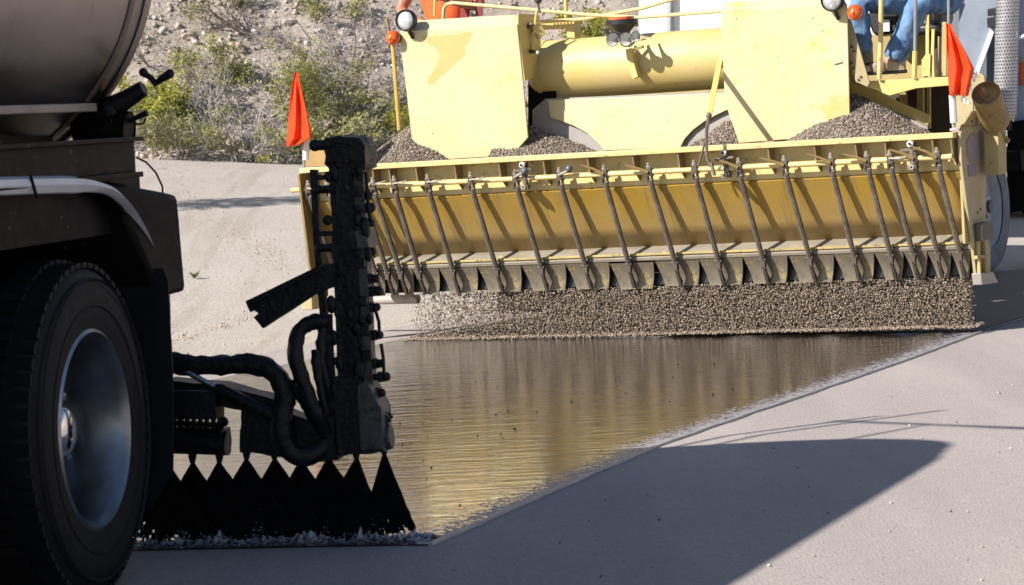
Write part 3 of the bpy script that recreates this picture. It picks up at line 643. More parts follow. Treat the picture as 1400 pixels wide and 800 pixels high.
# swinging arm
arm = MB()
for pts, y0, th in (([(225,520),(300,526),(383,548),(388,600),(335,600),(329,590),(331,562),(262,546),(225,548)], sb-.1, .12),
                    ([(328,588),(455,596),(462,628),(418,634),(398,628),(345,619),(328,619)], sb-.08, .17)):
    arm.prism([T(px,py,y0) for px,py in pts], (0,th,0))
arm.prism([T(px,py,sb-.06) for px,py in [(330,560),(368,556),(470,590),(470,605),(330,600)]], (0,.1,0))
ARM = arm.build('swing_arm', TAR, truck, lumps=.006)
v = MB(); v.tube([T(236,498,sb-.12),T(297,531,sb-.13)], .0105, 12); v.build('ram_rod', mat('steel ram rod', (.42,.5,.6), .25, .9), ARM)
v = MB(); v.tube([T(294,529,sb-.13),T(300,533,sb-.13),T(380,572,sb-.13)], [.014,.024,.024], 14); v.build('ram_barrel', TAR, ARM)
def hose(pts, r, nm='hose', yo=0):
    q = smooth([T(px,py,sb+dy) for px,py,dy in pts], 6); b = MB(); b.tube(q, [r*(1+.16*noise.noise(p*26)) for p in q], 12); return b.build(nm, TAR, truck, lumps=.008, lump_scale=38)
hose([(226,494,-.10),(262,500,-.10),(310,499,-.10),(352,499,-.1),(378,513,-.11),(390,545,-.12),(384,578,-.14),(388,608,-.13),(412,624,-.1),(440,612,-.06),(452,585,-.02)], .036)
hose([(448,440,-.06),(425,441,-.08),(407,458,-.1),(404,490,-.12),(417,528,-.12),(430,562,-.12),(446,592,-.06)], .028)
hose([(432,478,-.1),(434,505,-.1),(440,540,-.1),(446,570,-.08)], .017)
hose([(448,430,-.05),(440,455,-.07),(441,500,-.08),(452,545,-.06)], .018)
hose([(398,522,-.1),(412,546,-.1),(428,575,-.08),(448,598,-.05)], .014)
# folded wing standing upright
W = MB(); W.prism([T(px,py,sb-.05) for px,py in [(449,215),(480,215),(497,600),(465,606)]], (0,.13,0)); WING = W.build('folded_wing', TAR, truck, lumps=.013, lump_scale=15)
W = MB(); W.prism([T(px,py,sb-.055) for px,py in [(443,189),(463,186),(492,189),(499,200),(499,230),(486,236),(453,233),(445,224)]], (0,.16,0)); W.prism([T(px,py,sb-.07) for px,py in [(441,203),(498,201),(499,220),(446,222)]], (0,.19,0)); W.build('wing_head', TAR, WING, lumps=.011, lump_scale=20)
W = MB(); W.prism([T(px,py,sb-.02) for px,py in [(478,228),(496,226),(511,560),(492,560)]], (0,.06,0)); STRIP = W.build('nozzle_rail', TARG, WING, lumps=.002)
W = MB(); W.prism([T(px,py,sb-.06) for px,py in [(483,316),(500,314),(504,338),(486,340)]], (0,.13,0)); W.build('clamp', TARG, WING, lumps=.003)
W = MB(); W.prism([T(px,py,sb-.065) for px,py in [(452,318),(484,314),(488,344),(455,346)]], (0,.15,0)); W.build('clamp', TAR, WING, lumps=.006)
W = MB(); W.prism([T(px,py,sb-.07) for px,py in [(484,530),(500,520),(521,560),(523,614),(488,616)]], (0,.14,0)); W.build('hinge_block', TARG, WING, lumps=.003)
W = MB(); W.prism([T(px,py,sb-.09) for px,py in [(455,520),(486,514),(491,618),(462,624)]], (0,.2,0)); W.build('hinge_block', TAR, WING, lumps=.005)
for i, (px, py, s) in enumerate([(496,228,1),(504,267,1),(507,284,1.2),(507,305,1),(509,344,1),(513,381,1),(517,398,1.2),(515,420,1),(519,458,1),(520,497,1),(528,515,1.1),(522,537,1)]):
    n_ = MB(); q = T(px,py,sb); e = T(px-22,py+1,sb); n_.tube([e,q], .011*s, 10); n_.ball(q, .0155*s, 10, 6); n_.tube([q+Vector((-.02,0,.018)),q+Vector((-.018,0,-.018))], .012, 8); n_.build('wing_nozzle', TAR, STRIP)
W = MB(); W.tube([T(512,420,sb-.03),T(518,440,sb-.03),T(519,462,sb-.03)], .007, 6); W.build('nozzle_link', TAR, WING)
for l_ in ([(521,470),(524,490),(525,512)],[(500,235),(502,262),(506,300)]):
    W = MB(); W.tube([T(px,py,sb-.03) for px,py in l_], .007, 6); W.build('nozzle_link', TAR, WING)
W = MB()
W.bar(T(430,232,sb-.03), T(434,330,sb-.03), .024, .03); W.bar(T(434,325,sb-.03), T(447,470,sb-.03), .024, .03)
for py in (243, 320): W.bar(T(430,py,sb-.03), T(455,py-1,sb-.03), .02)
W.bar(T(446,430,sb-.06), T(453,600,sb-.06), .036, .03); W.build('side_link', TAR, WING, lumps=.003)
for k in range(34):
    px = random.choice([random.uniform(444,452), random.uniform(452,480), random.uniform(476,500)]); py = random.uniform(196,600); px += (py-200)*.035
    W = MB(); c_ = T(px,py,sb-.05); rr_ = random.uniform(.008,.02); W.ball(c_, (rr_,rr_*.8,rr_*random.uniform(.8,2.2)), 9, 6); W.build('tar_lump', TAR, WING)
for px, py, w_ in ((442,198,.018),(446,258,.014),(449,338,.014),(452,372,.016)):
    W = MB(); W.tube([T(px-12,py+1,sb-.05),T(px+12,py,sb-.05)], w_, 8); W.ball(T(px-12,py+1,sb-.05), w_*1.2, 8, 6); W.build('tarred_fitting', TAR, WING, lumps=.003)
for px, py in ((486,262),(489,292),(492,360),(495,412),(498,452),(501,486)):
    W = MB(); W.box(T(px-7,py-6,sb-.045), T(px+9,py+6,sb-.02)); W.build('rail_clip', TAR, STRIP, bevel=.003)
W = MB(); W.prism([T(px,py,sb-.08) for px,py in [(336,412),(437,363),(458,360),(458,392),(432,402),(359,449),(346,434),(353,429),(348,424),(342,427)]], (0,.03,0)); W.prism([T(px,py,sb-.11) for px,py in [(336,412),(437,363),(440,368),(340,418)]], (0,.14,0)); W.build('end_bracket', TAR, WING, lumps=.004)
W = MB(); W.tube([T(460,600,sb),T(505,600,sb),T(536,597,sb)], [.055,.055,.042], 16); W.box(T(520,582,sb-.05), T(536,614,sb+.05)); W.build('bar_end', TARG, WING, bevel=.004)
W = MB(); W.tube([T(500,560,sb),T(520,558,sb)], .014, 8); W.tube([T(498,572,sb),T(520,571,sb)], .008, 8); W.tube([T(508,572,sb),T(507,588,sb)], .009, 8); W.tube([T(527,582,sb),T(527,568,sb)], .012, 8)
for k in range(8): W.ball(T(527+8*math.cos(k*.785),570+6*math.sin(k*.785),sb), .007, 6, 4)
W.build('shutoff_valve', TAR, WING)
noz = [(226,632),(263,633),(300,632),(337,628),(375,628),(412,630),(450,627),(487,627),(525,621)]
fans = []
for i, (px, py) in enumerate(noz):
    n_ = MB(); a = T(px,py,sb); t = T(px,py-22,sb); n_.tube([t,t.lerp(a,.45),t.lerp(a,.5),a], [.012,.012,.017,.010], 8); n_.build('spray_nozzle', TAR, SBAR if px < 330 else WING)
    fr = MB(); h = a.z-.010; wl = math.tan(R(36 if i < 8 else 22))*h; wr = math.tan(R(36 if i < 7 else 21.5))*h; n = 46; rows_ = 30; ang = R(9); V = []; m_ = n+1
    for j in range(rows_+1):
        t_ = j/rows_
        for k in range(n+1):
            s_ = (k/n)*(wl+wr)-wl; x = (.006*(1-t_))*(k/n*2-1)+s_*t_*(1+.05*noise.noise(Vector((t_*14,i*3,k//23))))
            V.append((x*math.cos(ang), -x*math.sin(ang)+.006*noise.noise(Vector((x*20,t_*4,i))), -h*t_))
    Fq = []
    for j in range(rows_):
        for k in range(n):
            t_ = (j+.5)/rows_; u_ = V[j*m_+k][0]; e_ = min(k, n-1-k)/n
            tear = .5*noise.noise(Vector((u_*26+i*5, t_*7, 2)))+.45*noise.noise(Vector((u_*75, t_*16, i)))
            if tear > .62-1.0*max(0, t_-.62)/.38*.62-.25*max(0, .05-e_)/.05*t_: continue
            Fq.append((j*m_+k, j*m_+k+1, (j+1)*m_+k+1, (j+1)*m_+k))
    fr.add(V, Fq); o = fr.build('spray_fan', TARW); so_ = o.modifiers.new('thick', 'SOLIDIFY'); so_.thickness = .006
    o.matrix_world = TF.M @ Matrix.Translation(a); fans.append(o)
    tag(o, ['ninth','eighth','seventh','sixth','fifth','fourth','third','second'][i]+' black asphalt spray fan counted from the outer end of the spray bar' if i < 8 else 'outermost black asphalt spray fan, slanting beside the shiny wet road', 'spray', 'spray fans under the bar')
# froth where the spray strikes the road, sky glints put in its colour
P = []; S_ = []
for k in range(1500):
    px = random.uniform(188, 594); a = T(px, 744, sb); x = a.x; nn_ = noise.noise(Vector((x*7,2,0)))+.6*noise.noise(Vector((x*21,5,0)))
    if random.random() > .45+.9*nn_: continue
    q = TF.M @ Vector((x, sb+random.gauss(-.03,.03), 0)); hgt = abs(random.gauss(0,.016))*(1+3.2*max(0,nn_))
    P.append((q.x, q.y, .010+hgt)); S_.append(random.uniform(.002,.005)*(1.2-min(hgt*9,.8)))
Vv, Ff, Cc = stones(np.array(P), S_, [(.45,.46,.55),(.6,.61,.7),(.3,.3,.38),(.03,.03,.035)], base='oct')
tag(fast_mesh('asphalt_froth', Vv, Ff, tinted('bubbling froth', .2, .6), col=Cc, smooth=True), 'bubbling pale froth and splashes where the asphalt fans strike the road', 'froth', kind='stuff')
nxs, nys = 420, 26; Vs = []; Cs = []
for j in range(nys):
    for i in range(nxs):
        px = 186+(598-186)*i/(nxs-1); x = T(px,744,sb).x; u = j/(nys-1)*2-1; env = math.exp(-(u*1.9)**2)
        big = max(0, noise.noise(Vector((x*9, u*.8, 3)))+.25); fine_ = noise.noise(Vector((x*42, u*5, 8))); ff = noise.noise(Vector((x*90, u*11, 1)))
        z = .011+env*(.006+.075*big*max(0,.45+fine_)+.012*max(0,ff)); q = TF.M @ Vector((x, sb-.035+u*.09, 0)); Vs.append((q.x, q.y, z))
        w_ = max(0, min(1, .15+1.6*(fine_*.6+ff*.7+.12)))*min(1, .3+env); Cs.append((.02+.55*w_, .02+.54*w_, .025+.57*w_))  # pale flecks paint sky glints onto the black splash
tag(fast_mesh('splash_ridge', Vs, [(j*nxs+i, j*nxs+i+1, (j+1)*nxs+i+1, (j+1)*nxs+i) for j in range(nys-1) for i in range(nxs-1)], tinted('wet splash', .18, .6), col=np.array(Cs), smooth=True), 'ragged wet splash along the foot of the asphalt fans', 'splash', kind='stuff')
# specks floating on the binder
P = []
for k in range(120):
    t = random.random()**.7; e_ = edge[int(t*(len(edge)-2))].lerp(edge[int(t*(len(edge)-2))+1], random.random()); q = e_-normals(edge)[int(t*(len(edge)-2))]*random.uniform(.1,2.2); P.append((q.x, q.y, .011))
Vv, Ff, Cc = stones(np.array(P), 0.002+.005*rng.random(len(P))**2, [(.01,.009,.008)], flat=.5)
tag(fast_mesh('binder_specks', Vv, Ff, TAR, col=Cc), 'dark specks of grit stuck in the wet binder', 'grit', kind='stuff')

# ================================================================== chip spreader
SF = Frame(G(570, 466), 27.2, .55)
S = SF
spr = empty('chip_spreader', SF.M)
tag(spr, 'yellow chip spreader with a wide front hopper pouring gravel onto the road', 'spreader')
yR, yW, yP = -.31, -.20, -.285                     # rail front, web, pivot pipe
XL, XR = S(409,235,yR).x, 3.875
zR = S(900,203,yR).z; zFT = S(560,269,-.20).z; zFB = S(560,349,0).z; zPV = S(560,252,yP).z
zG0 = S(561,372,-.09).z; zG1 = S(560,403,0).z
def bx(name, a, b_, m, par=spr, bev=.003, **k):
    q = MB(); q.box(a, b_); return q.build(name, m, par, bevel=bev, **k)
RAILP = mat('chipped cream paint', (.62,.50,.23), .45, c2=(.57,.44,.17), scale=4, wear=.60, wear_c=(.36,.22,.1), wear_scale=16, bumpy=.06)
bx('top_rail', (XL,yR,zR-.035), (XR,-.17,zR), RAILP, bev=.005)
bx('rail_web', (XL,yW,zFT-.004), (XR,yW+.016,zR-.036), RAILP)
# ochre face in one sheet with a slight belly
q = MB(); V = []; nseg = 60; prof = [(-.195,zFT),(-.215,zFT-.012),(-.15,zFT-.12),(-.08,zFT-.26),(0,zFB)]
for i in range(nseg+1):
    x = XL+(XR-XL)*i/nseg
    for j, (y, z) in enumerate(prof):
        dent = .006*noise.noise(Vector((x*1.7, j*.8, 0)))*(1 if 1 < j < 4 else 0); V.append((x, y+dent, z))
m5 = len(prof); q.add(V, [(i*m5+j, (i+1)*m5+j, (i+1)*m5+j+1, i*m5+j+1) for i in range(nseg) for j in range(m5-1)])
face = q.build('hopper_face', FACE, spr); so_ = face.modifiers.new('thick', 'SOLIDIFY'); so_.thickness = .006; so_.offset = 0
q = MB(); zf = zG0+.02
q.add([p for i in range(2) for x in [(XL, XR)[i]] for p in ((x,.004,zFB+.003),(x,-.062,zFB-.040),(x,-.078,zf+.016),(x,-.074,zf),(x,-.03,zf))], [(j, j+1, 6+j, 5+j) for j in range(4)]+[(0,5,9,4),(0,1,2,3,4),(5,6,7,8,9)])
q.build('face_flange', mat('scuffed flange paint', (.24,.205,.155), .6, c2=(.17,.145,.11), scale=5, wear=.60, wear_c=(.36,.27,.09), wear_scale=9, stretch=(1,1,4)), spr)
bx('flange_edge', (XL,-.083,zFB-.056), (XR,-.068,zFB-.041), mat('worn edge paint', (.42,.32,.11), .5, c2=(.3,.23,.09), scale=9, wear=.58, wear_c=(.15,.11,.07)), bev=.002)
q = MB(); q.tube([(XL-.08,yP,zPV),(XR-.02,yP,zPV)], .017, 12); q.build('pivot_pipe', RAILP, spr)
bx('gate_backing', (XL+.02,.022,zG1+.012), (XR,.034,zf-.003), BLACK)
# positions of the gates along the hopper, read off the photograph
gx_px = [515,532,549,576,622,681,742,802,862,924,984.5,1045,1108,1170,1219,1250,1283,1314]
gx = [S(p, 372-27*(p-549)/765, -.08).x for p in gx_px]
mids = [(gx[i]+gx[i+1])/2 for i in range(len(gx)-1)]
# to the left of the column the rods go on at the narrow pitch
left_x = [XL+.10, XL+.25, XL+.40]
left_x = [x for x in left_x if x < gx[0]-.1]
gx = left_x+gx; mids = [(gx[i]+gx[i+1])/2 for i in range(len(gx)-1)]
ribm = mat('rib steel', (.30,.22,.10), .55, c2=(.2,.14,.07), scale=12)
def proto_rib():
    q = MB(); q.prism([(0,yR+.012,zR-.036),(0,yW,zR-.036),(0,yW,zFT+.03),(0,yR+.03,zPV+.012)], (.010,0,0)); return q.build('rib', ribm, spr)
rb = proto_rib(); rb.location.x = mids[0]-.005
for x in mids[1:]+[XR-.02]: dup(rb, spr, (x-.005, 0, 0))
def gate_mesh(w):
    q = MB(); wb = max(w-.088, w*.42); n = 4; V = []
    for t in range(n+1):
        k = t/n; z = zf-.004+(zG1-zf+.004)*k; y = -.072+.062*k+.016*math.sin(k*PI); ww = w*.985+(wb-w*.985)*k
        V += [(-ww/2,y,z),(ww/2,y,z),(ww/2,y+.007,z),(-ww/2,y+.007,z)]
    q.add(V, [(4*t+j, 4*t+(j+1)%4, 4*t+4+(j+1)%4, 4*t+4+j) for t in range(n) for j in range(4)]+[(0,1,2,3),(4*n,4*n+1,4*n+2,4*n+3)])
    return q
edges_x = [mids[0]-(mids[1]-mids[0])]+mids+[XR-.01]
gates = {}
for i, x in enumerate(gx):
    w = min(edges_x[i+1]-edges_x[i], .32); c = (edges_x[i+1]+edges_x[i])/2; key = round(w, 2)
    if key not in gates: g_ = gates[key] = gate_mesh(w).build('gate', GATE, spr); g_.location.x = c
    else: dup(gates[key], spr, (c, random.gauss(0,.003), random.gauss(0,.003))).rotation_euler.y = random.gauss(0,.004)
zB = zf-.02; yB = -.098; zT = zPV-.05; yT = yP-.004; LEAN = -.045
q = MB(); q.tube([(LEAN,yT,zT),(0,yB,zB)], .0175, 8); rod = q.build('gate_rod', ROD, spr)
q = MB(); q.box((-.014,yB-.012,zB-.045), (.014,yB+.02,zB+.02)); q.tube([(-.02,yB,zB),(.02,yB,zB)], .012, 8); q.bar((0,yB+.01,zB-.04), (0,-.03,zG1+.005), .018, .02); q.tube([(.012,yB-.01,zB-.05),(.012,-.035,zG1+.03)], .006, 6); q.build('gate_link', GREASE, rod, lumps=.002)
q = MB()
q.box((-.018,yP-.026,zPV-.024), (.018,yP+.02,zPV+.024)); q.bar((-.014,yP-.012,zPV), (-.014,yT,zT-.01), .01, .03); q.bar((.012,yP-.008,zPV-.01), (.012,yT+.005,zT-.012), .008, .022); q.tube([(-.02,yT,zT),(.02,yT,zT)], .011, 8)
q.v = [(x+LEAN,y,z) for x,y,z in q.v]; clv = q.build('rod_clevis', GREASE, rod, lumps=.002)
q = MB(); q.lathe([(-.01,.017),(.012,.017),(.016,.012),(.034,.010),(.036,0)], (-.004,yP-.006,zPV+.026), (0,-.2,1), 8); q.v = [(x+LEAN,y,z) for x,y,z in q.v]; q.build('clevis_bolt', BOLT, rod)
def lever(kind):
    q = MB()
    if kind == 'right': q.bar((.0,yP-.03,zPV+.01), (.075,yP-.04,zPV+.012), .016, .01); q.tube([(.07,yP-.04,zPV+.012),(.115,yP-.05,zPV+.018)], .006, 6)
    elif kind == 'ball': q.tube([(.0,yP-.03,zPV+.01),(.075,yP-.05,zPV+.04)], .009, 8)
    else: q.tube([(.0,yP-.03,zPV+.0),(-.06,yP-.05,zPV+.035),(-.135,yP-.075,zPV+.062)], [.012,.009,.007], 6)
    q.v = [(x+LEAN,y,z) for x,y,z in q.v]; return q
rods = [(rod, gx[0])]; rod.location.x = gx[0]
for x in gx[1:]: rods.append((dup(rod, spr, (x, 0, 0)), x))
for r_, x in rods: r_.rotation_euler.y = random.gauss(0, .010); r_.location.x -= .75*r_.rotation_euler.y
for i, (r_, x) in enumerate(rods):
    p = i-len(left_x)
    kind = 'right' if p < 6 else ('ball' if p < 8 else 'left')
    if kind == 'left' and p in (10, 15): kind = 'right'
    if p == 10: continue
    lv = lever(kind).build('lever', BOLT if kind == 'right' else RUST_SHADE if kind == 'left' else BOLT, r_)
    dz_ = random.uniform(-.012,.012)
    for v_ in lv.data.vertices: v_.co.z += dz_*min(1, abs(v_.co.x-LEAN)/.08)
    if kind == 'ball': q = MB(); q.ball((.088+LEAN,yP-.055,zPV+.047), .023, 14, 10); q.build('ball_knob', mat('grey knob', (.12,.13,.16), .3), r_)
for px, py in ((717,240), (992,224), (1247,212)):
    c = S(px,py,yP-.01); q = MB(); q.tube([c+Vector((0,0,.07)),c+Vector((.006,0,-.07))], .019, 12); q.box(c+Vector((-.028,-.022,-.085)), c+Vector((.028,.022,-.06))); q.box(c+Vector((-.022,-.018,.05)), c+Vector((.022,.02,.085)))
    q.bar(c+Vector((-.07,-.01,.03)), c+Vector((.06,-.01,.04)), .014)
    o = q.build('latch_cylinder', ROD, spr); q = MB(); q.lathe([(0,.02),(.012,.02),(.014,.008),(.024,.008)], c+Vector((0,-.02,.065)), (0,-1,.2), 8); q.build('latch_bolt', BOLT, o); q = MB(); q.lathe([(0,.016),(.012,.016),(.012,.008)], c+Vector((.003,-.022,-.072)), (0,-1,0), 6); q.build('latch_bolt', BOLT, o)
# end plates
def plate(name, pts, x, th, m, bev=.003):
    q = MB(); q.prism([S.x(px,py,x) for px,py in pts], (th,0,0)); return q.build(name, m, spr, bevel=bev)
ep = plate('end_plate', [(1309,184),(1313,171),(1325,152),(1333,151),(1344,167),(1346,188),(1344,255),(1343,302),(1350,338),(1350,378),(1331,378),(1326,335),(1318,280),(1311,225)], XR+.005, .02, TANP)
q = MB(); c = [(1322,192),(1326,184),(1332,181),(1338,186),(1340,198),(1339,213),(1336,221),(1326,223),(1322,212)]; q.prism([S.x(px,py,XR+.0265) for px,py in c], (.002,0,0)); q.build('faded_emblem', mat('faded emblem', (.22,.19,.2), .6, c2=(.27,.23,.23), scale=20), ep)
q = MB(); q.prism([S.x(px,py,XR+.0265) for px,py in [(1323,226),(1335,223),(1335,240),(1324,242)]], (.002,0,0)); q.build('faded_sticker', mat('faded sticker', (.24,.21,.23), .6), ep)
q = MB(); a_ = S.x(1313,174,XR+.026); b_ = S.x(1345,170,XR+.026); q.bar(a_, b_, .004, .006); q.build('plate_seam', RUST_SHADE, ep)
for px, py in ((1328,166),(1336,291),(1340,286),(1332,310)): q = MB(); q.lathe([(0,.009),(.006,.009),(.007,0)], S.x(px,py,XR+.024), (1,0,0), 8); q.build('bolt_head', GREASE, ep)
q = MB(); q.prism([S.x(px,py,XR+.026) for px,py in [(1331,306),(1346,303),(1348,326),(1333,330)]], (.05,0,0)); q.build('end_bracket', GREASE, spr, bevel=.003)
q = MB(); q.bar(S.x(1337,330,XR+.04), S.x(1339,375,XR+.04), .02); q.bar(S.x(1345,330,XR+.04), S.x(1347,378,XR+.04), .02); q.bar(S.x(1334,352,XR+.04), S.x(1350,350,XR+.04), .02); q.build('shoe_hanger', OLIVE, spr)
q = MB(); q.prism([S.x(px,py,XR+.0) for px,py in [(1328,374),(1345,372),(1352,387),(1330,390)]], (.06,0,0)); q.build('end_shoe', mat('worn shoe steel', (.4,.36,.32), .5, .2), spr, bevel=.004)
plate('left_end_plate', [(406,238),(412,290),(417,330),(421,362),(430,405),(446,405),(444,360),(452,250),(470,232)], XL+.0, .018, RUST_SHADE)  # brown colour paints in the shade of its inner face
# hopper trough behind the face
bx('trough_back', (XL+.02,.60,.55), (XR-.42,.615,1.1), PAINT); bx('shade_divider', (2.1,.605,1.0), (3.0,.615,1.75), OLIVE); bx('shade_skirt', (.3,.62,.12), (XR-.35,.63,.62), BLACK); bx('trough_floor', (XL+.02,.04,.50), (XR-.5,.60,.515), PAINT)  # divider and skirt are unseen sheets added to block stray sunlight
bx('left_end_sheet', (XL-.002,-.2,.52), (XL+.016,.6,zR-.02), OLIVE); bx('right_end_sheet', (XR-.015,-.19,.52), (XR+.003,.12,zR-.02), OLIVE)
q = MB(); q.tube([S(470,411,.5),S(572,409,.5)], .032, 14); q.build('roller', mat('dusty roller', (.42,.37,.33), .6), spr)
q = MB(); c = S(424,413,.3); q.box(c-Vector((.045,.05,.05)), c+Vector((.045,.05,.05))); q.build('foot_block', TANP, spr, bevel=.004)
q = MB(); c = S(430,209,.05); q.prism([S(px,py,.05) for px,py in [(417,228),(417,222),(428,194),(446,194),(452,228)]], (0,.25,0)); q.build('corner_box', mat('brown painted box', (.38,.24,.09), .55), spr, bevel=.004)
# gravel in the trough: four heaps
GPAL = [(.19,.148,.115),(.24,.19,.15),(.15,.118,.094),(.13,.10,.084),(.29,.24,.195),(.20,.145,.108),(.085,.072,.064),(.34,.30,.26)]
def heap(lab, x0, x1, peaks, n, hmin=1.0, ymax=.52):
    def hz(x, y):
        z = hmin
        for (cx, cy, pz, sx_, sy_) in peaks: z = max(z, pz-math.hypot((x-cx)/sx_, (y-cy)/sy_))
        return z+.012*noise.noise(Vector((x*9, y*9, 0)))
    nx_, ny_ = 40, 26; X = np.linspace(x0, x1, nx_); Y = np.linspace(-.19, ymax, ny_); V = [(x, y, hz(x, y)) for y in Y for x in X]
    root = fast_mesh('gravel_heap', V, [(j*nx_+i, j*nx_+i+1, (j+1)*nx_+i+1, (j+1)*nx_+i) for j in range(ny_-1) for i in range(nx_-1)], GRAVEL, col=np.array([(.2,.165,.135)]*len(V)), smooth=True)
    P = []
    while len(P) < n:
        x = random.uniform(x0, x1); y = random.uniform(-.19, ymax); P.append((x, y, hz(x, y)+.002))
    v_, f_, c_ = stones(np.array(P), .0048+.004*rng.random(n), GPAL, light=.3)
    st = fast_mesh('loose_stones', v_, f_, GRAVEL, root, col=c_); tag(st, kind='stuff')
    root.matrix_world = SF.M; tag(root, lab, 'gravel heap', 'gravel heaps in the hopper')
p1 = S(553,171,.45); p2 = S(724,172,.5); p3 = S(1172,128,.48); p4 = S(990,166,.5)
heap('gravel heap at the left end of the hopper beside the left cream panel', XL+.03, .48, [(p1.x+.06,.47,p1.z+.01,1.45,1.3)], 9000, 1.02, .52)
heap('gravel heap in the hopper between the left cream panel and the yellow apron', .481, 1.35, [(p2.x-.06,.50,p2.z+.02,2.5,1.15)], 7000, 1.0)
heap('small gravel heap behind the thin gate lever left of the right cream panel', 1.351, 2.3, [(p4.x+.03,.5,p4.z,1.8,1.2)], 6000, 1.0)
heap('tall gravel heap at the right end of the hopper under the operator platform', 2.301, XR-.02, [(p3.x,.46,p3.z,1.75,1.15)], 11000, 1.03, .46)
# cream deflector panels
def panel(pts, y0, y1, th, name='front_panel', m=CREAM, bend=None):
    zs = [p[1] for p in pts]; a, c = min(zs), max(zs)
    q = MB(); q.prism([S(px,py,y0+(y1-y0)*(py-a)/(c-a)) for px,py in pts], (0,th,0)); return q.build(name, m, spr, bevel=.004)
pl = panel([(545,44.5),(626,39.6),(707,35.4),(714,100),(722,188),(700,213),(597,219),(563,191),(555,120)], .24, .32, .012)
q = MB(); q.prism([S(545,44,.24),S(707,35,.24),S(706,20,.32),S(570,28,.32),S(558,36,.28)], (0,.012,0)); q.build('panel_lip', CREAM, pl, bevel=.003)
st = [(574,50),(600,49),(645,44),(641,56),(634,66),(638,72),(622,87),(605,102),(593,115),(585,116),(584,108),(596,92),(600,75),(594,63),(586,62),(580,55)]; st2 = []
for (x0_, y0_), (x1_, y1_) in zip(st, st[1:]+st[:1]):
    for k in range(5): t = k/5; st2.append((x0_+(x1_-x0_)*t+2.2*noise.noise(Vector((x0_+9*t, y0_*.3, 1))), y0_+(y1_-y0_)*t+2.0*noise.noise(Vector((x0_*.3+7*t, y0_, 4)))))
q = MB(); q.prism([S(px,py,.24+.08*(py-35.4)/183.6-.0008) for px,py in st2], (0,.0014,0)); q.build('paint_patch', FRESH, pl)
q = MB(); q.prism([S(707,19,.3),S(707,36,.25),S(716,110,.28),S(716,110,.28)+Vector((.0,.02,0)),S(727,107,.48),S(738,60,.55),S(735,20,.5)], (.008,0,0)); q.build('panel_side', PAINT, pl)
pr = panel([(985,17),(1070,10),(1158,7),(1162,164),(1127,187),(1010,196),(991,140)], .24, .32, .012)
q = MB(); q.prism([S(985,17,.24),S(1158,7,.24),S(1150,-6,.32),S(988,3,.32)], (0,.012,0)); q.build('panel_lip', CREAM, pr, bevel=.003)
q = MB(); q.bar(S(1141,88,.27), S(1152,85,.27), .008, .003); q.build('scratch', GREASE, pr)
# air tank lying between the panels
yT_ = .72; a_ = S(745,93,yT_); b_ = S(992,83,yT_); rT = (S(860,47,yT_-.1).z-S(860,130,yT_-.1).z)/2
zc_ = (a_.z+b_.z)/2; q = MB(); x0, x1 = a_.x-.08, b_.x+.5
q.lathe([(0,rT*.55),(.03,rT*.85),(.07,rT*.985),(.09,rT),(x1-x0-.08,rT),(x1-x0-.03,rT*.9),(x1-x0,rT*.6)], (x0,yT_,zc_), (1,0,0), 64); q.lathe([(0,.001),(0,rT*.55)], (x0,yT_,zc_), (1,0,0), 64)
at_ = q.build('air_tank', mat('air tank paint', (.58,.465,.215), .5, c2=(.56,.43,.15), scale=3, wear=.7, wear_c=(.5,.36,.12), wear_scale=6), spr)
q = MB(); q.lathe([(.088,rT+.002),(.09,rT+.006),(.12,rT+.006),(.122,rT+.002)], (x0,yT_,zc_), (1,0,0), 64); q.build('weld_ring', PAINT, at_)
yF = yT_-rT
# horns and beacon
q = MB(); q.prism([S(px,py,yF-.07) for px,py in [(855,68),(861,66),(872,105),(865,108),(858,88)]], (0,.06,0)); q.bar(S(861,70,yF-.07), S(880,64,yF-.01), .02); q.build('horn_bracket', PAINT, spr)
for px, py, r_ in ((837,54,.046),(855,53.5,.046),(869,50,.034)):
    c = S(px,py,yF-.2); q = MB(); q.lathe([(0,r_),(.004,r_*1.04),(.012,r_*.98),(.035,r_*.66),(.07,r_*.42),(.13,r_*.26),(.19,r_*.22),(.195,0)], c, (.12,1,-.05), 28); o = q.build('horn', CHROME, spr); q = MB(); q.lathe([(.002,r_*.93),(.03,r_*.60),(.07,r_*.34),(.12,.004)], c, (.12,1,-.05), 28); q.build('horn_throat', mat('dull horn throat', (.5,.5,.48), .45), o)
q = MB(); c = S(850,27,.55); q.lathe([(0,.105),(-.03,.105),(-.045,.085),(-.08,.05),(-.14,.045)], c, (0,0,1), 28); be = q.build('beacon_base', BLACK, spr)
q = MB(); q.lathe([(.002,.088),(.03,.085),(.032,0)], c-Vector((0,0,.012)), (0,0,1), 28); q.lathe([(-.022,.098),(.0,.10)], c, (0,0,1), 28); q.build('beacon_lens', AMBER, be)
# apron with dusty liners
q = MB(); q.prism([S(px,py,.56) for px,py in [(746,135),(1000,124),(1000,205),(728,212),(728,150)]], (0,.008,0)); q.build('liner', DUST, spr)
def scal(): return [(749,137),(995,127),(995,150),(980,157),(963,166),(947,178),(936,190),(930,202),(826,206),(816,194),(802,182),(784,172),(766,165),(752,161)]
q = MB(); q.prism([S(px,py,.53) for px,py in scal()], (0,.012,0)); q.build('apron', CREAM, spr, bevel=.003)
q = MB(); q.prism([S(px,py,.58) for px,py in [(722,110),(760,110),(760,200),(722,200)]], (0,.01,0)); q.build('shade_sheet', BLACKP, spr)  # black sheet painting in the shade beside the left panel
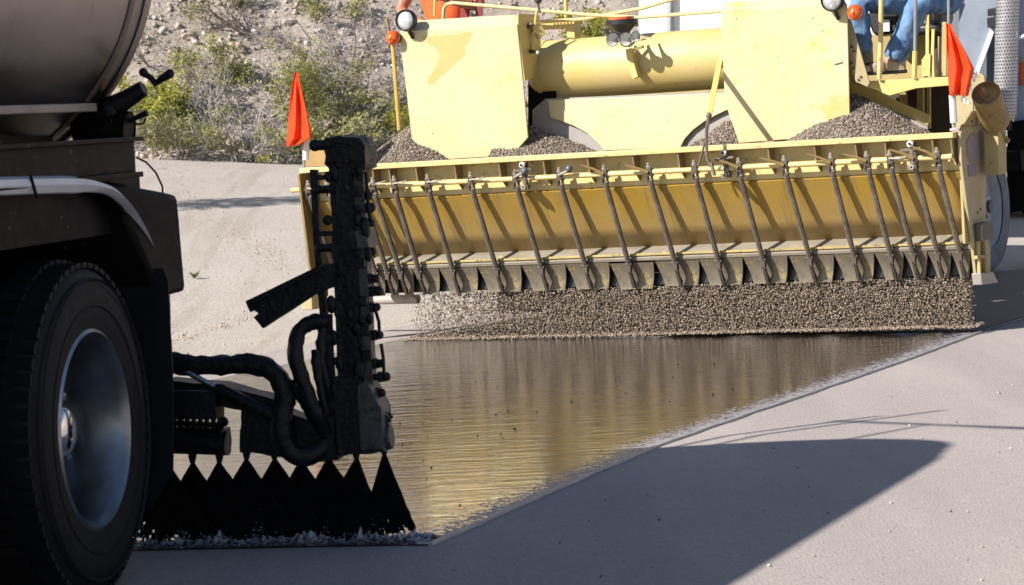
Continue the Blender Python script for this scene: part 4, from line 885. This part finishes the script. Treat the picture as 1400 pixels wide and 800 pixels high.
# headlamps, amber lamps, lamp post
for px, py, yy in ((554,28,.17),(1137,0,.17)):
    c = S(px,py,yy); q = MB(); q.lathe([(.0,.066),(-.008,.072),(-.014,.068),(.012,.074),(.05,.066),(.085,.03),(.09,0)], c, (.05,1,0), 28); o = q.build('headlamp', BLACK, spr)
    q = MB(); q.lathe([(-.02,0),(-.016,.03),(-.006,.055),(.004,.064)], c, (.05,1,0), 28); q.build('headlamp_lens', LAMP, o)
    q = MB(); q.tube([c+Vector((0,.04,-.05)),c+Vector((.01,.07,-.12))], .012, 8); q.build('headlamp_stalk', BLACK, o)
for px, py in ((536,52),(1168,17)):
    c = S(px,py,.2); q = MB(); q.lathe([(-.035,0),(-.032,.016),(-.022,.034),(-.005,.048),(.02,.05)], c, (0,1,0), 24); o = q.build('amber_lamp', AMBER, spr); q = MB(); q.lathe([(.02,.05),(.05,.045),(.052,0)], c, (0,1,0), 20); q.build('lamp_housing', BLACK, o)
    q = MB(); q.ball(c-Vector((0,.033,0)), .011, 8, 6); q.build('lamp_centre', mat('bright amber', (.9,.4,.03), .2), o)
q = MB(); q.tube([S(537,60,.25),S(546,178,.25)], .015, 8); q.build('lamp_post', mat('ochre post paint', (.55,.38,.1), .5), spr)
q = MB(); q.tube([S(529,24,.26),S(533,46,.26),S(531,66,.26)], .010, 6); q.build('lamp_bracket', RUST_SHADE, spr)
# handrails
def rail(name, pts, y, r_, m=PAINT): q = MB(); q.tube([S(px,py,y) for px,py in pts], r_, 10); return q.build(name, m, spr)
rail('handrail', [(606,26),(607,12),(611,6),(620,4),(700,11),(800,20),(872,24),(990,15)], .75, .013, RAILP)
rail('handrail', [(738,30),(800,26),(830,20),(880,11),(930,-4),(980,-20)], .85, .013, RAILP)
rail('handrail_post', [(594,22),(596,-20)], .72, .010); rail('handrail_post', [(774,26),(773,-20)], .9, .013)
q = MB(); q.prism([S(px,py,.9) for px,py in [(738,31),(785,28),(786,52),(775,52),(775,38),(738,41)]], (0,.1,0)); q.build('valve_box', PAINT, spr, bevel=.003)
q = MB(); c = S(750,31,.86); 
for k in range(6): q.tube([c+Vector((.025*k,0,.0)),c+Vector((.025*k,0,.025))], .006, 6)
q.build('valve_studs', BLACK, spr)
# levers beside the left panel
q = MB(); q.tube([S(738,18,.45),S(735,2,.45),S(737,-14,.45)], .010, 8); lv = q.build('control_lever', ROD, spr); q = MB(); q.ball(S(736,0,.45), .026, 12, 8); q.build('knob', mat('dark grey knob', (.05,.055,.07), .3), lv)
q = MB(); q.tube([S(734,14,.4),S(728,60,.4),S(724,90,.4)], .009, 8); q.bar(S(731,34,.42), S(741,50,.45), .05, .06); lv = q.build('control_lever', PAINT, spr); q = MB(); q.tube([S(722,70,.38),S(731,71,.37)], .012, 8); q.tube([S(722,74,.38),S(724,100,.4)], .010, 8); q.tube([S(712,40,.36),S(728,33,.38)], .016, 8); q.build('lever_joint', GREASE, lv); q = MB(); q.ball(S(735,72,.37), .013, 10, 6); q.build('lever_tip', WHITEP, lv)
# long slanting lever over the front rail
q = MB(); q.bar(S(988,68,.42), S(986,92,.36), .02, .03); q.bar(S(984,84,.36), S(969,160,-.28), .034, .012); lv = q.build('gate_lever', PAINT, spr); q = MB(); q.tube([S(969,158,-.31),S(966,180,-.42),S(966,212,-.42),S(971,228,-.42)], .011, 8); q.ball(S(969,158,-.32), .02, 8, 6); q.bar(S(972,222,-.42), S(977,240,-.42), .02, .014); q.build('gate_lever_rod', ROD, lv)
q = MB(); q.tube([S(966,185,-.42),S(955,228,-.40)], .007, 6); q.build('gate_lever_spring', ROD, lv)
# ---- operator platform on the right
yO = .40
q = MB(); q.prism([S(px,py,yO) for px,py in [(1187,111),(1296,105),(1298,117),(1252,121),(1216,131),(1186,119)]], (0,.05,0)); q.build('platform_edge', PAINT, spr, bevel=.003)
pz = S(1240,108,yO+.1).z; x0 = S(1180,110,yO).x; x1 = S(1312,105,1.3).x
bx('platform_floor', (x0,yO+.051,pz-.04), (x1,1.3,pz-.012), PAINT)
q = MB(); q.prism([S(px,py,1.35) for px,py in [(1176,48),(1290,44),(1294,112),(1176,116)]], (0,.012,0)); q.build('back_sheet', OLIVE, spr)
q = MB(); q.prism([S(px,py,yO-.08) for px,py in [(1159,25),(1163,27),(1189,113),(1186,119),(1170,112),(1160,82)]], (0,.012,0)); br = q.build('brace_plate', TANP, spr, bevel=.002)
for px, py in ((1165,64),(1168,70),(1160,73),(1164,86),(1167,93),(1174,109),(1177,105)): q = MB(); q.lathe([(0,.0085),(.006,.0085),(.007,0)], S(px,py,yO-.081), (0,-1,0), 8); q.build('bolt_hole', GREASE, br)
rail('post', [(1205,-30),(1204,60),(1202,108)], yO-.02, .0155, RAILP); 
rail('post', [(1252,-20),(1251,70)], yO-.01, .011, GREYP); q = MB(); q.tube([S(1251,70,yO-.01),S(1250,106,yO-.01)], .016, 10); q.build('post_socket', PAINT, spr)
for pts, w_ in (([(1268,20),(1268,80),(1266,106)], .02), ([(1276,40),(1275,74),(1276,106)], .018), ([(1291,30),(1291,104)], .03)):
    q = MB(); ps = [S(px,py,yO+.15) for px,py in pts]
    for a_, b_ in zip(ps, ps[1:]): q.bar(a_, b_, w_, .012)
    q.build('control_lever', OLIVE if w_ > .02 else PAINT, spr)
q = MB(); q.prism([S(px,py,yO+.13) for px,py in [(1261,104),(1260,82),(1266,74),(1272,74),(1271,104)]], (0,.012,0)); q.build('lever_guard', PAINT, spr)
q = MB(); q.prism([S(px,py,yO+.2) for px,py in [(1283,104),(1282,50),(1292,50),(1294,104)]], (0,.012,0)); q.build('lever_plate', TANP, spr)
# spill board over the right heap and the dark bay under the platform
q = MB(); q.prism([S(1163,113,.5),S(1180,118,.5),S(1272,158,.62),S(1268,172,.62),S(1218,150,.6),S(1165,128,.52)], (0,.014,0)); q.build('spill_board', PAINT, spr)
q = MB(); q.prism([S(1165,129,.51),S(1218,151,.59),S(1268,173,.61),S(1268,177,.61),S(1244,170,.6),S(1165,134,.51)], (0,.014,0)); q.build('spill_edge', DUST, spr)
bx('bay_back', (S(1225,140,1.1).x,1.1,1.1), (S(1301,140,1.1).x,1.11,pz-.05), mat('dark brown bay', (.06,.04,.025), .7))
q = MB(); q.bar(S(1259,118,1.0), S(1259,168,1.0), .04); q.bar(S(1270,118,.9), S(1270,176,.9), .022); q.bar(S(1236,120,1.1), S(1236,150,1.1), .05); q.build('bay_struts', OLIVE, spr)
q = MB(); q.prism([S(px,py,.25) for px,py in [(1300,128),(1330,125),(1330,190),(1302,192)]], (0,.02,0)); q.build('right_corner_sheet', TANP, spr)
q = MB(); q.prism([S(px,py,.5) for px,py in [(1327,102),(1341,100),(1346,104),(1348,128),(1328,130)]], (0,.03,0)); q.build('corner_tab', TANP, spr, bevel=.004)
# hydraulic canister
a_ = S(1348,128,-.12); b_ = S(1361,166,.12); ax = b_-a_; ln = ax.length; q = MB(); rr = .088
q.lathe([(0,rr),(-.004,rr*.93),(.03,rr*.9),(.03,rr*.15),(.02,rr*.15),(.0,rr*.12),(-.02,rr*.1),(-.02,0)], a_, ax, 32); q.lathe([(0,rr),(ln*.98,rr*1.02),(ln,rr*.9),(ln,0)], a_, ax, 32); o = q.build('canister', RUST_SHADE, spr)
q = MB(); q.tube([a_+ax*.02,a_+ax*.02+Vector((-.015,-.02,.04))], .012, 8); q.build('canister_stem', RUST_SHADE, o); q = MB(); q.tube([S.x(1352,176,XR+.1),S.x(1366,178,XR+.14),S.x(1376,190,XR+.16)], .012, 8); q.ball(S.x(1377,192,XR+.16), .018); q.build('canister_lock', RUST_SHADE, o)
q = MB(); q.prism([S.x(px,py,XR+.06) for px,py in [(1345,178),(1356,176),(1357,238),(1346,240)]], (.09,0,0)); q.build('canister_support', OLIVE, spr, bevel=.004)
# running gear
def dusty_wheel(x, y, r, out):
    root = empty('wheel'); root.parent = spr; root.location = (x, y, r); q = MB(); ax = (out,0,0)
    q.lathe([(-.3,r*.6),(-.3,r*.9),(-.26,r),(-.04,r),(0,r*.93),(.012,r*.8),(0,r*.6)], (0,0,0), ax, 48); q.build('tyre', mat('dusty tyre in blue shade', (.22,.24,.28), .9, c2=(.15,.16,.19)), root)  # blue cast of shade mixed into the tyre's dust colour
    q = MB(); q.lathe([(-.01,r*.61),(-.03,r*.55),(-.08,r*.5),(-.08,r*.2),(-.02,r*.16),(-.02,0)], (0,0,0), ax, 40); q.build('rim', mat('grey painted rim', (.4,.42,.46), .6), root)
wx = S(1356,305,5.2)
for x, y, o in ((wx.x,5.2,1),(wx.x-1.9,5.2,-1),(2.6,2.3,1),(.9,2.3,-1)): dusty_wheel(x, y, .52 if y > 4 else .42, o)
for x in (1.1, 2.0): bx('chassis_rail', (x-.05,1.03,.62), (x+.05,5.5,.82), OLIVE)
q = MB(); q.tube([(.9,2.3,.42),(2.6,2.3,.42)], .05, 10); q.build('axle', GREASE, spr); q = MB(); q.tube([(wx.x-1.9,5.2,.52),(wx.x,5.2,.52)], .05, 10); q.build('axle', GREASE, spr)
bx('catwalk', (-.2,1.05,1.02), (2.4,1.75,1.06), OLIVE); bx('shade_housing', (.15,1.85,.45), (1.4,6.4,1.72), OLIVE); bx('front_shade_housing', (1.401,1.85,.45), (2.4,3.4,1.70), OLIVE); bx('catwalk_leg', (-.15,1.03,.6), (-.1,1.09,1.02), OLIVE); bx('catwalk_leg', (1.3,1.1,.83), (1.35,1.16,1.02), OLIVE)  # both housings are unseen bodies added to shade the ground at right
bx('platform_leg', (x0+.1,1.2,.83), (x0+.18,1.28,pz-.04), OLIVE); bx('platform_leg', (x1-.5,.9,.5), (x1-.42,.98,pz-.04), OLIVE)

CPAL = [(.26,.20,.155),(.31,.25,.20),(.205,.16,.128),(.28,.21,.16),(.38,.315,.26),(.15,.12,.10)]
# ---- falling curtain of chips
n = 52000; X = rng.uniform(-.02, XR-.03, n); keep = np.ones(n, bool)
keep &= ~(rng.random(n) < np.clip(.78-X*.55, 0, 1)) & ~((X < .12) & (rng.random(n) < .35)); X = X[keep]; n = len(X)
Z = zG1*1.02*rng.random(n)**.85; Yc = .015+rng.normal(0, .022, n)-.05*(1-Z/zG1)*rng.random(n)+.03*rng.random(n)
ok = ~((X > XR-.09) & (rng.random(n) < (X-(XR-.09))/.06)); X, Yc, Z = X[ok], Yc[ok], Z[ok]
def to_world(A): return np.array([(SF.M @ Vector(a))[:] for a in A])
v_, f_, c_ = stones(to_world(np.stack([X, Yc, Z], 1)), .0028+.0034*rng.random(len(X)), CPAL, light=.2)
tag(fast_mesh('falling_gravel', v_, f_, GRAVEL, col=c_), 'curtain of gravel chips falling from the hopper gates to the road', 'gravel', kind='stuff')
n = 9000; X = rng.uniform(-.05, XR+.01, n); Yc = np.abs(rng.normal(0, .10, n))-.05-.16*rng.random(n)**7; Z = .014+.02*np.exp(-((Yc-.05)/.06)**2)*rng.random(n)
v_, f_, c_ = stones(to_world(np.stack([X, Yc, Z*0+Z], 1)), .003+.0035*rng.random(n), CPAL, light=.3)
tag(fast_mesh('landed_gravel', v_, f_, GRAVEL, col=c_), 'ridge of fresh gravel chips landing along the foot of the falling curtain', 'gravel', kind='stuff')
q = MB(); nseg = 50; V = []
for i in range(nseg+1):
    x = .95+(XR-.06-.95)*i/nseg
    for y, z in ((.045,zG1),(.05,.2),(.03,.04),(.0,.012)): V.append((x,y,z))
q.add(V, [(i*4+j,(i+1)*4+j,(i+1)*4+j+1,i*4+j+1) for i in range(nseg) for j in range(3)])
o = q.build('gravel_sheet', mat('dense falling chips', (.2,.16,.125), .9, c2=(.12,.095,.075), scale=90, bumpy=1, bscale=80)); o.matrix_world = SF.M; tag(o, 'dense core of the gravel curtain behind its loose front chips', 'gravel', kind='stuff')

# ------------------------------------------------------------------ warning flags
def flag(label, fr, y, pole, sleeve, rows, rp=.009):
    root = empty('warning_flag', SF.M @ Matrix.Translation(fr(*pole[-1], y))); tag(root, label, 'flag', 'orange warning flags on the hopper'); base = fr(*pole[-1], y)
    q = MB(); q.tube([fr(*p, y)-base for p in pole], rp, 8); q.build('pole', GREYP, root)
    q = MB(); q.tube([fr(*p, y)-base for p in sleeve], rp+.012, 10); q.build('sleeve', SLEEVE, root)
    q = MB(); n = 16; V = []
    for i, (a, b_) in enumerate(rows):
        for k in range(n+1):
            t = k/n; px = a[0]+(b_[0]-a[0])*t; py = a[1]+(b_[1]-a[1])*t+(1.5*math.sin(k*2.3) if i == len(rows)-1 else 0)
            d = .026*math.sin(t*11+i*.35)*min(1, i/2)+.01*math.sin(t*5)+.014*noise.noise(Vector((t*6, i*.9, px*.01)))
            V.append(fr(px, py, y-.045+d)-base)
    q.add(V, [(i*(n+1)+k, i*(n+1)+k+1, (i+1)*(n+1)+k+1, (i+1)*(n+1)+k) for i in range(len(rows)-1) for k in range(n)])
    o = q.build('cloth', FLAG, root, sharp=80); so_ = o.modifiers.new('thick', 'SOLIDIFY'); so_.thickness = .002
    return root, base
flag('orange flag hanging from a white sleeved pole at the left end of the hopper', S, -.2, [(407,100),(413,180),(416,232)], [(420,182),(418,219)],
     [((403,99),(408,100)),((400,115),(411,117)),((397,135),(416,138)),((395,155),(421,158)),((393,175),(425,175)),((392,190),(427,188)),((391,201),(410,197))])
fl, fb = flag('orange flag with a frayed white edge on the pole beside the rusty canister', S, -.25, [(1297,-30),(1297,30),(1301,120),(1305,178)], [(1302,130),(1304,168)],
     [((1293,33),(1300,33)),((1294,48),(1306,46)),((1294,64),(1315,62)),((1295,80),(1324,79)),((1296,96),(1331,93)),((1297,112),(1328,108)),((1298,124),(1325,122)),((1298,130),(1324,131))])
q = MB()
for k in range(34):
    px, py = 1324+8*math.sin(k*.19)+random.uniform(-2,3), 86+k*1.65; a_ = S(px,py,-.26)-fb; q.tube([a_, a_+Vector((random.uniform(-.03,.02),random.uniform(-.02,.02),random.uniform(-.05,-.005)))], .0045, 4)
q.build('frayed_edge', WHITEP, fl)
q = MB(); q.tube([S(1299,178,-.37)-fb,S(1308,176,-.37)-fb,S(1312,181,-.36)-fb], .008, 6); q.build('ribbon', mat('pink ribbon', (.7,.5,.55), .6), fl)

# ------------------------------------------------------------------ haul truck behind
HF = Frame(G(1380, 311), 20); H = HF
ht = empty('haul_truck', HF.M); tag(ht, 'pale haul truck with a perforated exhaust guard standing behind the spreader', 'truck')
def hp(name, pts, y, th, m, par=ht, bev=.006): q = MB(); q.prism([H(px,py,y) for px,py in pts], (0,th,0)); return q.build(name, m, par, bevel=bev)
hp('cab', [(1386,60),(1394,-60),(1560,-70),(1570,180),(1386,172)], .25, 1.6, BLUEW)
hp('cab_step_box', [(1377,168),(1420,160),(1450,280),(1376,292)], .1, .9, BLACKP)
hp('bulkhead', [(1338,-60),(1366,-60),(1366,172),(1334,168)], .6, .12, mat('slate blue paint', (.14,.16,.2), .6))
hp('bed_side_panel', [(1300,-40),(1372,-40),(1358,30),(1336,100),(1298,102)], .2, .05, mat('shaded bed side paint', (.20,.235,.30), .45, c2=(.25,.28,.34)))  # stands for the dump bed's side, its shade darkened into the paint
q = MB(); q.bar(H(1364,22,.17), H(1334,104,.17), .05, .05); q.build('bed_side_strut', TRIM, ht)
q = MB(); q.bar(H(1312,0,.16), H(1302,28,.16), .02, .02); q.build('yellow_strap', OLIVE, ht)
hp('bracket', [(1350,12),(1366,10),(1366,20),(1350,22)], .05, .1, BLACK); hp('bracket', [(1349,24),(1366,22),(1366,37),(1350,38)], .05, .1, BLACK)
# perforated guard: a tube of sheet metal with real holes
c0, c1 = H(1372,165,0), H(1377,-40,0); rg = .125; ncol, nrow = 26, 44; V = []; Fg = []
for j in range(nrow):
    for i in range(ncol):
        off = .5*(j % 2); zz0, zz1 = c0.z+(c1.z-c0.z)*j/nrow, c0.z+(c1.z-c0.z)*(j+1)/nrow
        def pt(u, w): a = 2*PI*(i+off+u)/ncol; return (c0.x+(c1.x-c0.x)*j/nrow+rg*math.cos(a), rg*math.sin(a)+.1, zz0+(zz1-zz0)*w)
        n = len(V); oc = [pt(0,0),pt(.5,0),pt(1,0),pt(1,.5),pt(1,1),pt(.5,1),pt(0,1),pt(0,.5)]; ic = [pt(.5+.27*math.cos(a), .5+.27*math.sin(a)) for a in [math.radians(225+45*k) for k in range(8)]]
        V += oc+ic; Fg += [(n+k, n+(k+1)%8, n+8+(k+1)%8, n+8+k) for k in range(8)]
eg = fast_mesh('exhaust_guard', V, Fg, mat('exhaust guard steel', (.5,.48,.5), .4, .6), ht, smooth=True)
q = MB(); q.tube([(c0.x,.1,c0.z-.1),(c1.x,.1,c1.z)], .075, 16); q.build('exhaust_stack', BLACK, eg)
q = MB(); q.tube([H(1386,-10,.1),H(1389,40,.1),H(1391,54,.1)], .014, 8); q.tube([H(1389,54,.1),H(1410,46,.1)], .025, 8); q.build('mirror_arm', BLUEW, ht)
q = MB(); q.box(H(1393,86,.2), H(1404,116,.24)); o = q.build('marker_lamp', AMBER, ht); hp('door_stripe', [(1384,80),(1398,79),(1398,88),(1384,88)], .2, .04, TANP)
hp('dump_bed', [(872,178),(874,-60),(1225,-80),(1225,160)], -4.4, 2.9, WHITEP); hp('bed_post', [(909,150),(911,-20),(917,-20),(916,150)], -4.48, .079, mat('bed post grey', (.42,.42,.43), .5))
hp('bed_edge', [(868,176),(1226,158),(1226,166),(868,184)], -4.5, .1, TRIM)
def hwheel(px, y): 
    c = H(px,270,y); root = empty('wheel'); root.parent = ht; root.location = (c.x, y, .52); q = MB(); q.lathe([(-.3,.3),(-.3,.46),(-.25,.52),(-.05,.52),(0,.46),(0,.3)], (0,0,0), (1,0,0), 36); q.build('tyre', RUBBER, root); q = MB(); q.lathe([(-.02,.31),(-.12,.26),(-.12,0)], (0,0,0), (1,0,0), 30); q.build('rim', ALU, root)
for px, y in ((1440,.9),(1225,.9),(1190,-2.6),(960,-2.6)): hwheel(px, y)
bx_ = MB(); bx_.box((H(1190,200,-2.6).x-1.6,-4.3,.7), (H(1190,200,-2.6).x-.2,2.0,.95)); bx_.box((H(1190,200,-2.6).x-.3,-.5,.6), (H(1440,200,.9).x-.1,2.0,.8)); bx_.build('chassis', BLACKP, ht)

# ------------------------------------------------------------------ people
def skin(name, joints, links, mt, parent=None, sub=2, root_i=0):
    me = bpy.data.meshes.new(name); me.from_pydata([j[0] for j in joints], links, []); o = bpy.data.objects.new(name, me); COL.objects.link(o); me.materials.append(mt)
    sk = o.modifiers.new('skin', 'SKIN'); sk.use_smooth_shade = True
    if not me.skin_vertices: me.attributes.new
    for i, d in enumerate(me.skin_vertices[0].data): d.radius = joints[i][1] if hasattr(joints[i][1], '__len__') else (joints[i][1],)*2; d.use_root = (i == root_i)
    ss = o.modifiers.new('sub', 'SUBSURF'); ss.levels = sub; ss.render_levels = sub
    if parent: o.parent = parent
    return o
def hand_chain(J, Lk, wi, w, d, side, r0=.0095, curl=.5):      # five bent fingers growing from the wrist joint wi
    w, d, side = Vector(w), Vector(d).normalized(), Vector(side).normalized(); up = side.cross(d).normalized()
    J.append((w+d*.05, (.034,.016))); pi_ = len(J)-1; Lk.append((wi, pi_))
    for k, (s, ln) in enumerate(((-.03,.066),(-.01,.078),(.01,.073),(.029,.056))):
        b0 = w+d*.085+side*s; i0 = len(J); J.append((b0, r0*1.05)); J.append((b0+d*ln*.5-up*ln*.22*curl, r0)); J.append((b0+d*ln*(.95-.3*curl)-up*ln*.75*curl, r0*.8)); Lk += [(pi_, i0), (i0, i0+1), (i0+1, i0+2)]
    i0 = len(J); J.append((w+d*.03-side*.04-up*.012, r0*1.2)); J.append((w+d*.07-side*.055-up*.03, r0)); Lk += [(pi_, i0), (i0, i0+1)]
def person(label, M, P, cloth, hair=True):
    root_J = []; Lk = []
    def add(k, r): root_J.append((Vector(P[k]), r)); return len(root_J)-1
    iP = add('pelvis', (.15,.11)); iW = add('waist', (.135,.10)); iC = add('chest', (.165,.115)); iN = add('neck', .058); iH = add('head', (.078,.095)); iT = add('crown', (.07,.085)); Lk += [(iP,iW),(iW,iC),(iC,iN),(iN,iH),(iH,iT)]
    for s in 'lr':
        a = add(s+'sho', .062); b_ = add(s+'elb', .043); c = add(s+'wri', .029); Lk += [(iC,a),(a,b_),(b_,c)]
        d = Vector(P[s+'wri'])-Vector(P[s+'elb']); sd = d.cross(Vector((0,0,1))) if abs(d.normalized().z) < .9 else Vector((0,1,0)); hand_chain(root_J, Lk, c, P[s+'wri'], d, sd)
        e = add(s+'hip', .095); f = add(s+'kne', .062); g = add(s+'ank', .042); h = add(s+'toe', (.04,.03)); Lk += [(iP,e),(e,f),(f,g),(g,h)]
    o = skin('person', root_J, Lk, SKIN); o.matrix_world = M; tag(o, label, 'person')
    # nose and ears
    hd = Vector(P['head']); fw = Vector(P['face']).normalized(); sd = fw.cross(Vector((0,0,1)))
    q = MB(); q.ball(hd+fw*.10+Vector((0,0,.0)), (.014,.018,.024)); 
    q.build('nose', SKIN, o)
    for s in (-1, 1):
        q = MB(); q.ball(hd+sd*s*.082, (.012,.016,.03)); q.build('ear', SKIN, o); q = MB(); q.ball(hd+fw*.088+sd*s*.032+Vector((0,0,.03)), .011); q.build('eye', WHITEP, o)
    q = MB(); q.ball(hd+fw*.092-Vector((0,0,.045)), (.024,.012,.007)); q.build('mouth', mat('lips', (.3,.1,.08), .5), o)
    q = MB(); q.ball(Vector(P['crown'])-fw*.015+Vector((0,0,-.005)), (.094,.105,.085), 16, 10); q.build('hair', HAIR, o)
    J = [(Vector(P['pelvis']), (.165,.125)), (Vector(P['waist']), (.15,.112))]; K = [(0,1)]
    for s in 'lr':
        i = len(J); kn, an = Vector(P[s+'kne']), Vector(P[s+'ank']); J += [(Vector(P[s+'hip']), .108), (Vector(P[s+'hip']).lerp(kn,.55), .093), (kn, .08), (kn.lerp(an,.5), .072), (kn.lerp(an,1.03), .085)]; K += [(0,i),(i,i+1),(i+1,i+2),(i+2,i+3),(i+3,i+4)]
    jn = skin('jeans', J, K, DENIM, o, 3); tx = bpy.data.textures.new('folds', 'CLOUDS'); tx.noise_scale = .07; dm = jn.modifiers.new('folds', 'DISPLACE'); dm.texture = tx; dm.strength = .035; dm.texture_coords = 'LOCAL'
    J = [(Vector(P['waist'])-Vector((0,0,.12)), (.17,.13)), (Vector(P['waist']), (.165,.125)), (Vector(P['chest']), (.185,.135)), (Vector(P['chest']).lerp(Vector(P['neck']),.6), (.11,.09))]; K = [(0,1),(1,2),(2,3)]
    for s in 'lr':
        i = len(J); J += [(Vector(P[s+'sho']), .078)]; K += [(2,i)]
        if cloth == 'shirt': J += [(Vector(P[s+'sho']).lerp(Vector(P[s+'elb']),.75), .064)]; K += [(i,i+1)]
    vs = skin('vest' if cloth == 'vest' else 'shirt', J, K, VEST if cloth == 'vest' else SHIRT, o)
    for s in 'lr':
        an, to = Vector(P[s+'ank']), Vector(P[s+'toe']); d = (to-an); d.z = 0; d.normalize(); fl_ = min(an.z, to.z)-.035
        q = MB(); sw = d.cross(Vector((0,0,1)))
        for t0, t1, w_, h_ in ((-.075,.06,.043,.125),(.06,.15,.05,.085),(.15,.22,.042,.062)):
            a_, b_ = an+d*t0, an+d*t1; a_.z = b_.z = fl_; q.hexa([a_-sw*w_, a_+sw*w_, b_+sw*w_, b_-sw*w_, a_-sw*w_*.85+Vector((0,0,h_)), a_+sw*w_*.85+Vector((0,0,h_)), b_+sw*w_*.85+Vector((0,0,h_*.82)), b_-sw*w_*.85+Vector((0,0,h_*.82))])
        bt = q.build('boot', BOOT, o, bevel=.018); q = MB(); a_, b_ = an-d*.078, an+d*.224; a_.z = b_.z = fl_+.008; q.bar(a_, b_, .09, .022); q.build('sole', BLACK, bt, bevel=.006)
    return o, vs
# worker in the orange vest on the catwalk behind the left panel
cw = 1.06; wq = S(612,14,1.25); wx_ = wq.x
P = dict(pelvis=(wx_,1.25,cw+.95), waist=(wx_,1.24,cw+1.12), chest=(wx_,1.22,cw+1.36), neck=(wx_,1.2,cw+1.52), head=(wx_,1.17,cw+1.66), crown=(wx_,1.17,cw+1.75), face=(0,-1,-.2),
    lsho=(wx_-.2,1.22,cw+1.42), lelb=(wx_-.31,1.12,cw+1.17), lwri=(S(588,24,.9).x,.88,cw+1.03), rsho=(wx_+.2,1.22,cw+1.42), relb=(wx_+.3,1.18,cw+1.15), rwri=(wx_+.2,.95,cw+1.2),
    lhip=(wx_-.1,1.25,cw+.9), lkne=(wx_-.11,1.23,cw+.49), lank=(wx_-.11,1.27,cw+.085), ltoe=(wx_-.13,1.13,cw+.045), rhip=(wx_+.1,1.25,cw+.9), rkne=(wx_+.11,1.23,cw+.49), rank=(wx_+.11,1.27,cw+.085), rtoe=(wx_+.14,1.13,cw+.045))
pw, vest = person('worker in an orange vest leaning on the left cream panel, bare arm down', SF.M, P, 'vest')
q = MB(); q.prism([S(632,-10,1.07),S(648,-10,1.07),S(640,24,1.07),S(628,24,1.07)], (0,.01,0)); q.build('fold_shade', mat('maroon vest fold shade', (.25,.03,.03), .8), pw)  # flat maroon strips paint in the shaded folds of the vest
q = MB(); q.prism([S(651,-10,1.1),S(659,-10,1.1),S(659,22,1.1),S(650,22,1.1)], (0,.01,0)); q.build('fold_shade', mat('maroon side fold shade', (.22,.03,.04), .8), pw)
# seated operator: legs in view, head above the picture
y0 = .80; kn1 = S(1174,2,y0-.15); an1 = S(1177,74,y0-.1); kn2 = S(1258,2,y0-.25); an2 = S(1221,84,y0-.3); hx = S(1292,-5,y0+.25)
P = dict(pelvis=(hx.x-.14,y0+.3,kn1.z-.02), waist=(hx.x,y0+.36,kn1.z+.17), chest=(hx.x,y0+.34,kn1.z+.42), neck=(hx.x-.02,y0+.33,kn1.z+.58), head=(hx.x-.05,y0+.3,kn1.z+.72), crown=(hx.x-.05,y0+.3,kn1.z+.81), face=(-.6,-.8,-.1),
    lsho=(hx.x-.14,y0+.2,kn1.z+.48), lelb=(hx.x-.24,y0,kn1.z+.24), lwri=(hx.x-.38,y0-.2,kn1.z+.28), rsho=(hx.x+.12,y0+.46,kn1.z+.48), relb=(hx.x+.02,y0+.3,kn1.z+.22), rwri=(hx.x-.2,y0+.2,kn1.z+.22),
    lhip=(hx.x-.09,y0+.25,kn1.z-.02), lkne=kn1, lank=an1, ltoe=an1+Vector((-.13,-.06,-.04)), rhip=(hx.x+.06,y0+.2,kn1.z+.0), rkne=kn2, rank=an2, rtoe=an2+Vector((-.12,-.08,-.04)))
po, _ = person('operator in blue jeans and dusty boots seated on the spreader platform', SF.M, P, 'shirt')
sz_ = kn1.z-.16
bx('operator_seat', (hx.x-.22,y0+.12,sz_-.08), (hx.x-.0,y0+.4,sz_), BLACK, bev=.03); bx('seat_back', (hx.x-.08,y0+.1,sz_-.02), (hx.x+.01,y0+.4,sz_+.6), BLACK, bev=.04); q = MB(); q.tube([(hx.x-.08,y0+.28,pz),(hx.x-.08,y0+.28,sz_-.07)], .05, 12); q.build('seat_post', GREASE, spr)
q = MB(); q.prism([S(px,py,y0+.3) for px,py in [(1184,22),(1192,10),(1228,10),(1228,44),(1200,50),(1192,46)]], (0,.2,0)); q.build('console', BLACK, spr, bevel=.02)
q = MB(); q.tube([S(1190,15,y0+.22),S(1227,13,y0+.22)], .022, 12); q.build('console_cylinder', CHROME, spr)
q = MB(); q.prism([S(px,py,y0+.28) for px,py in [(1206,27),(1216,27),(1216,43),(1206,43)]], (0,.01,0)); q.build('white_label', WHITEP, spr)
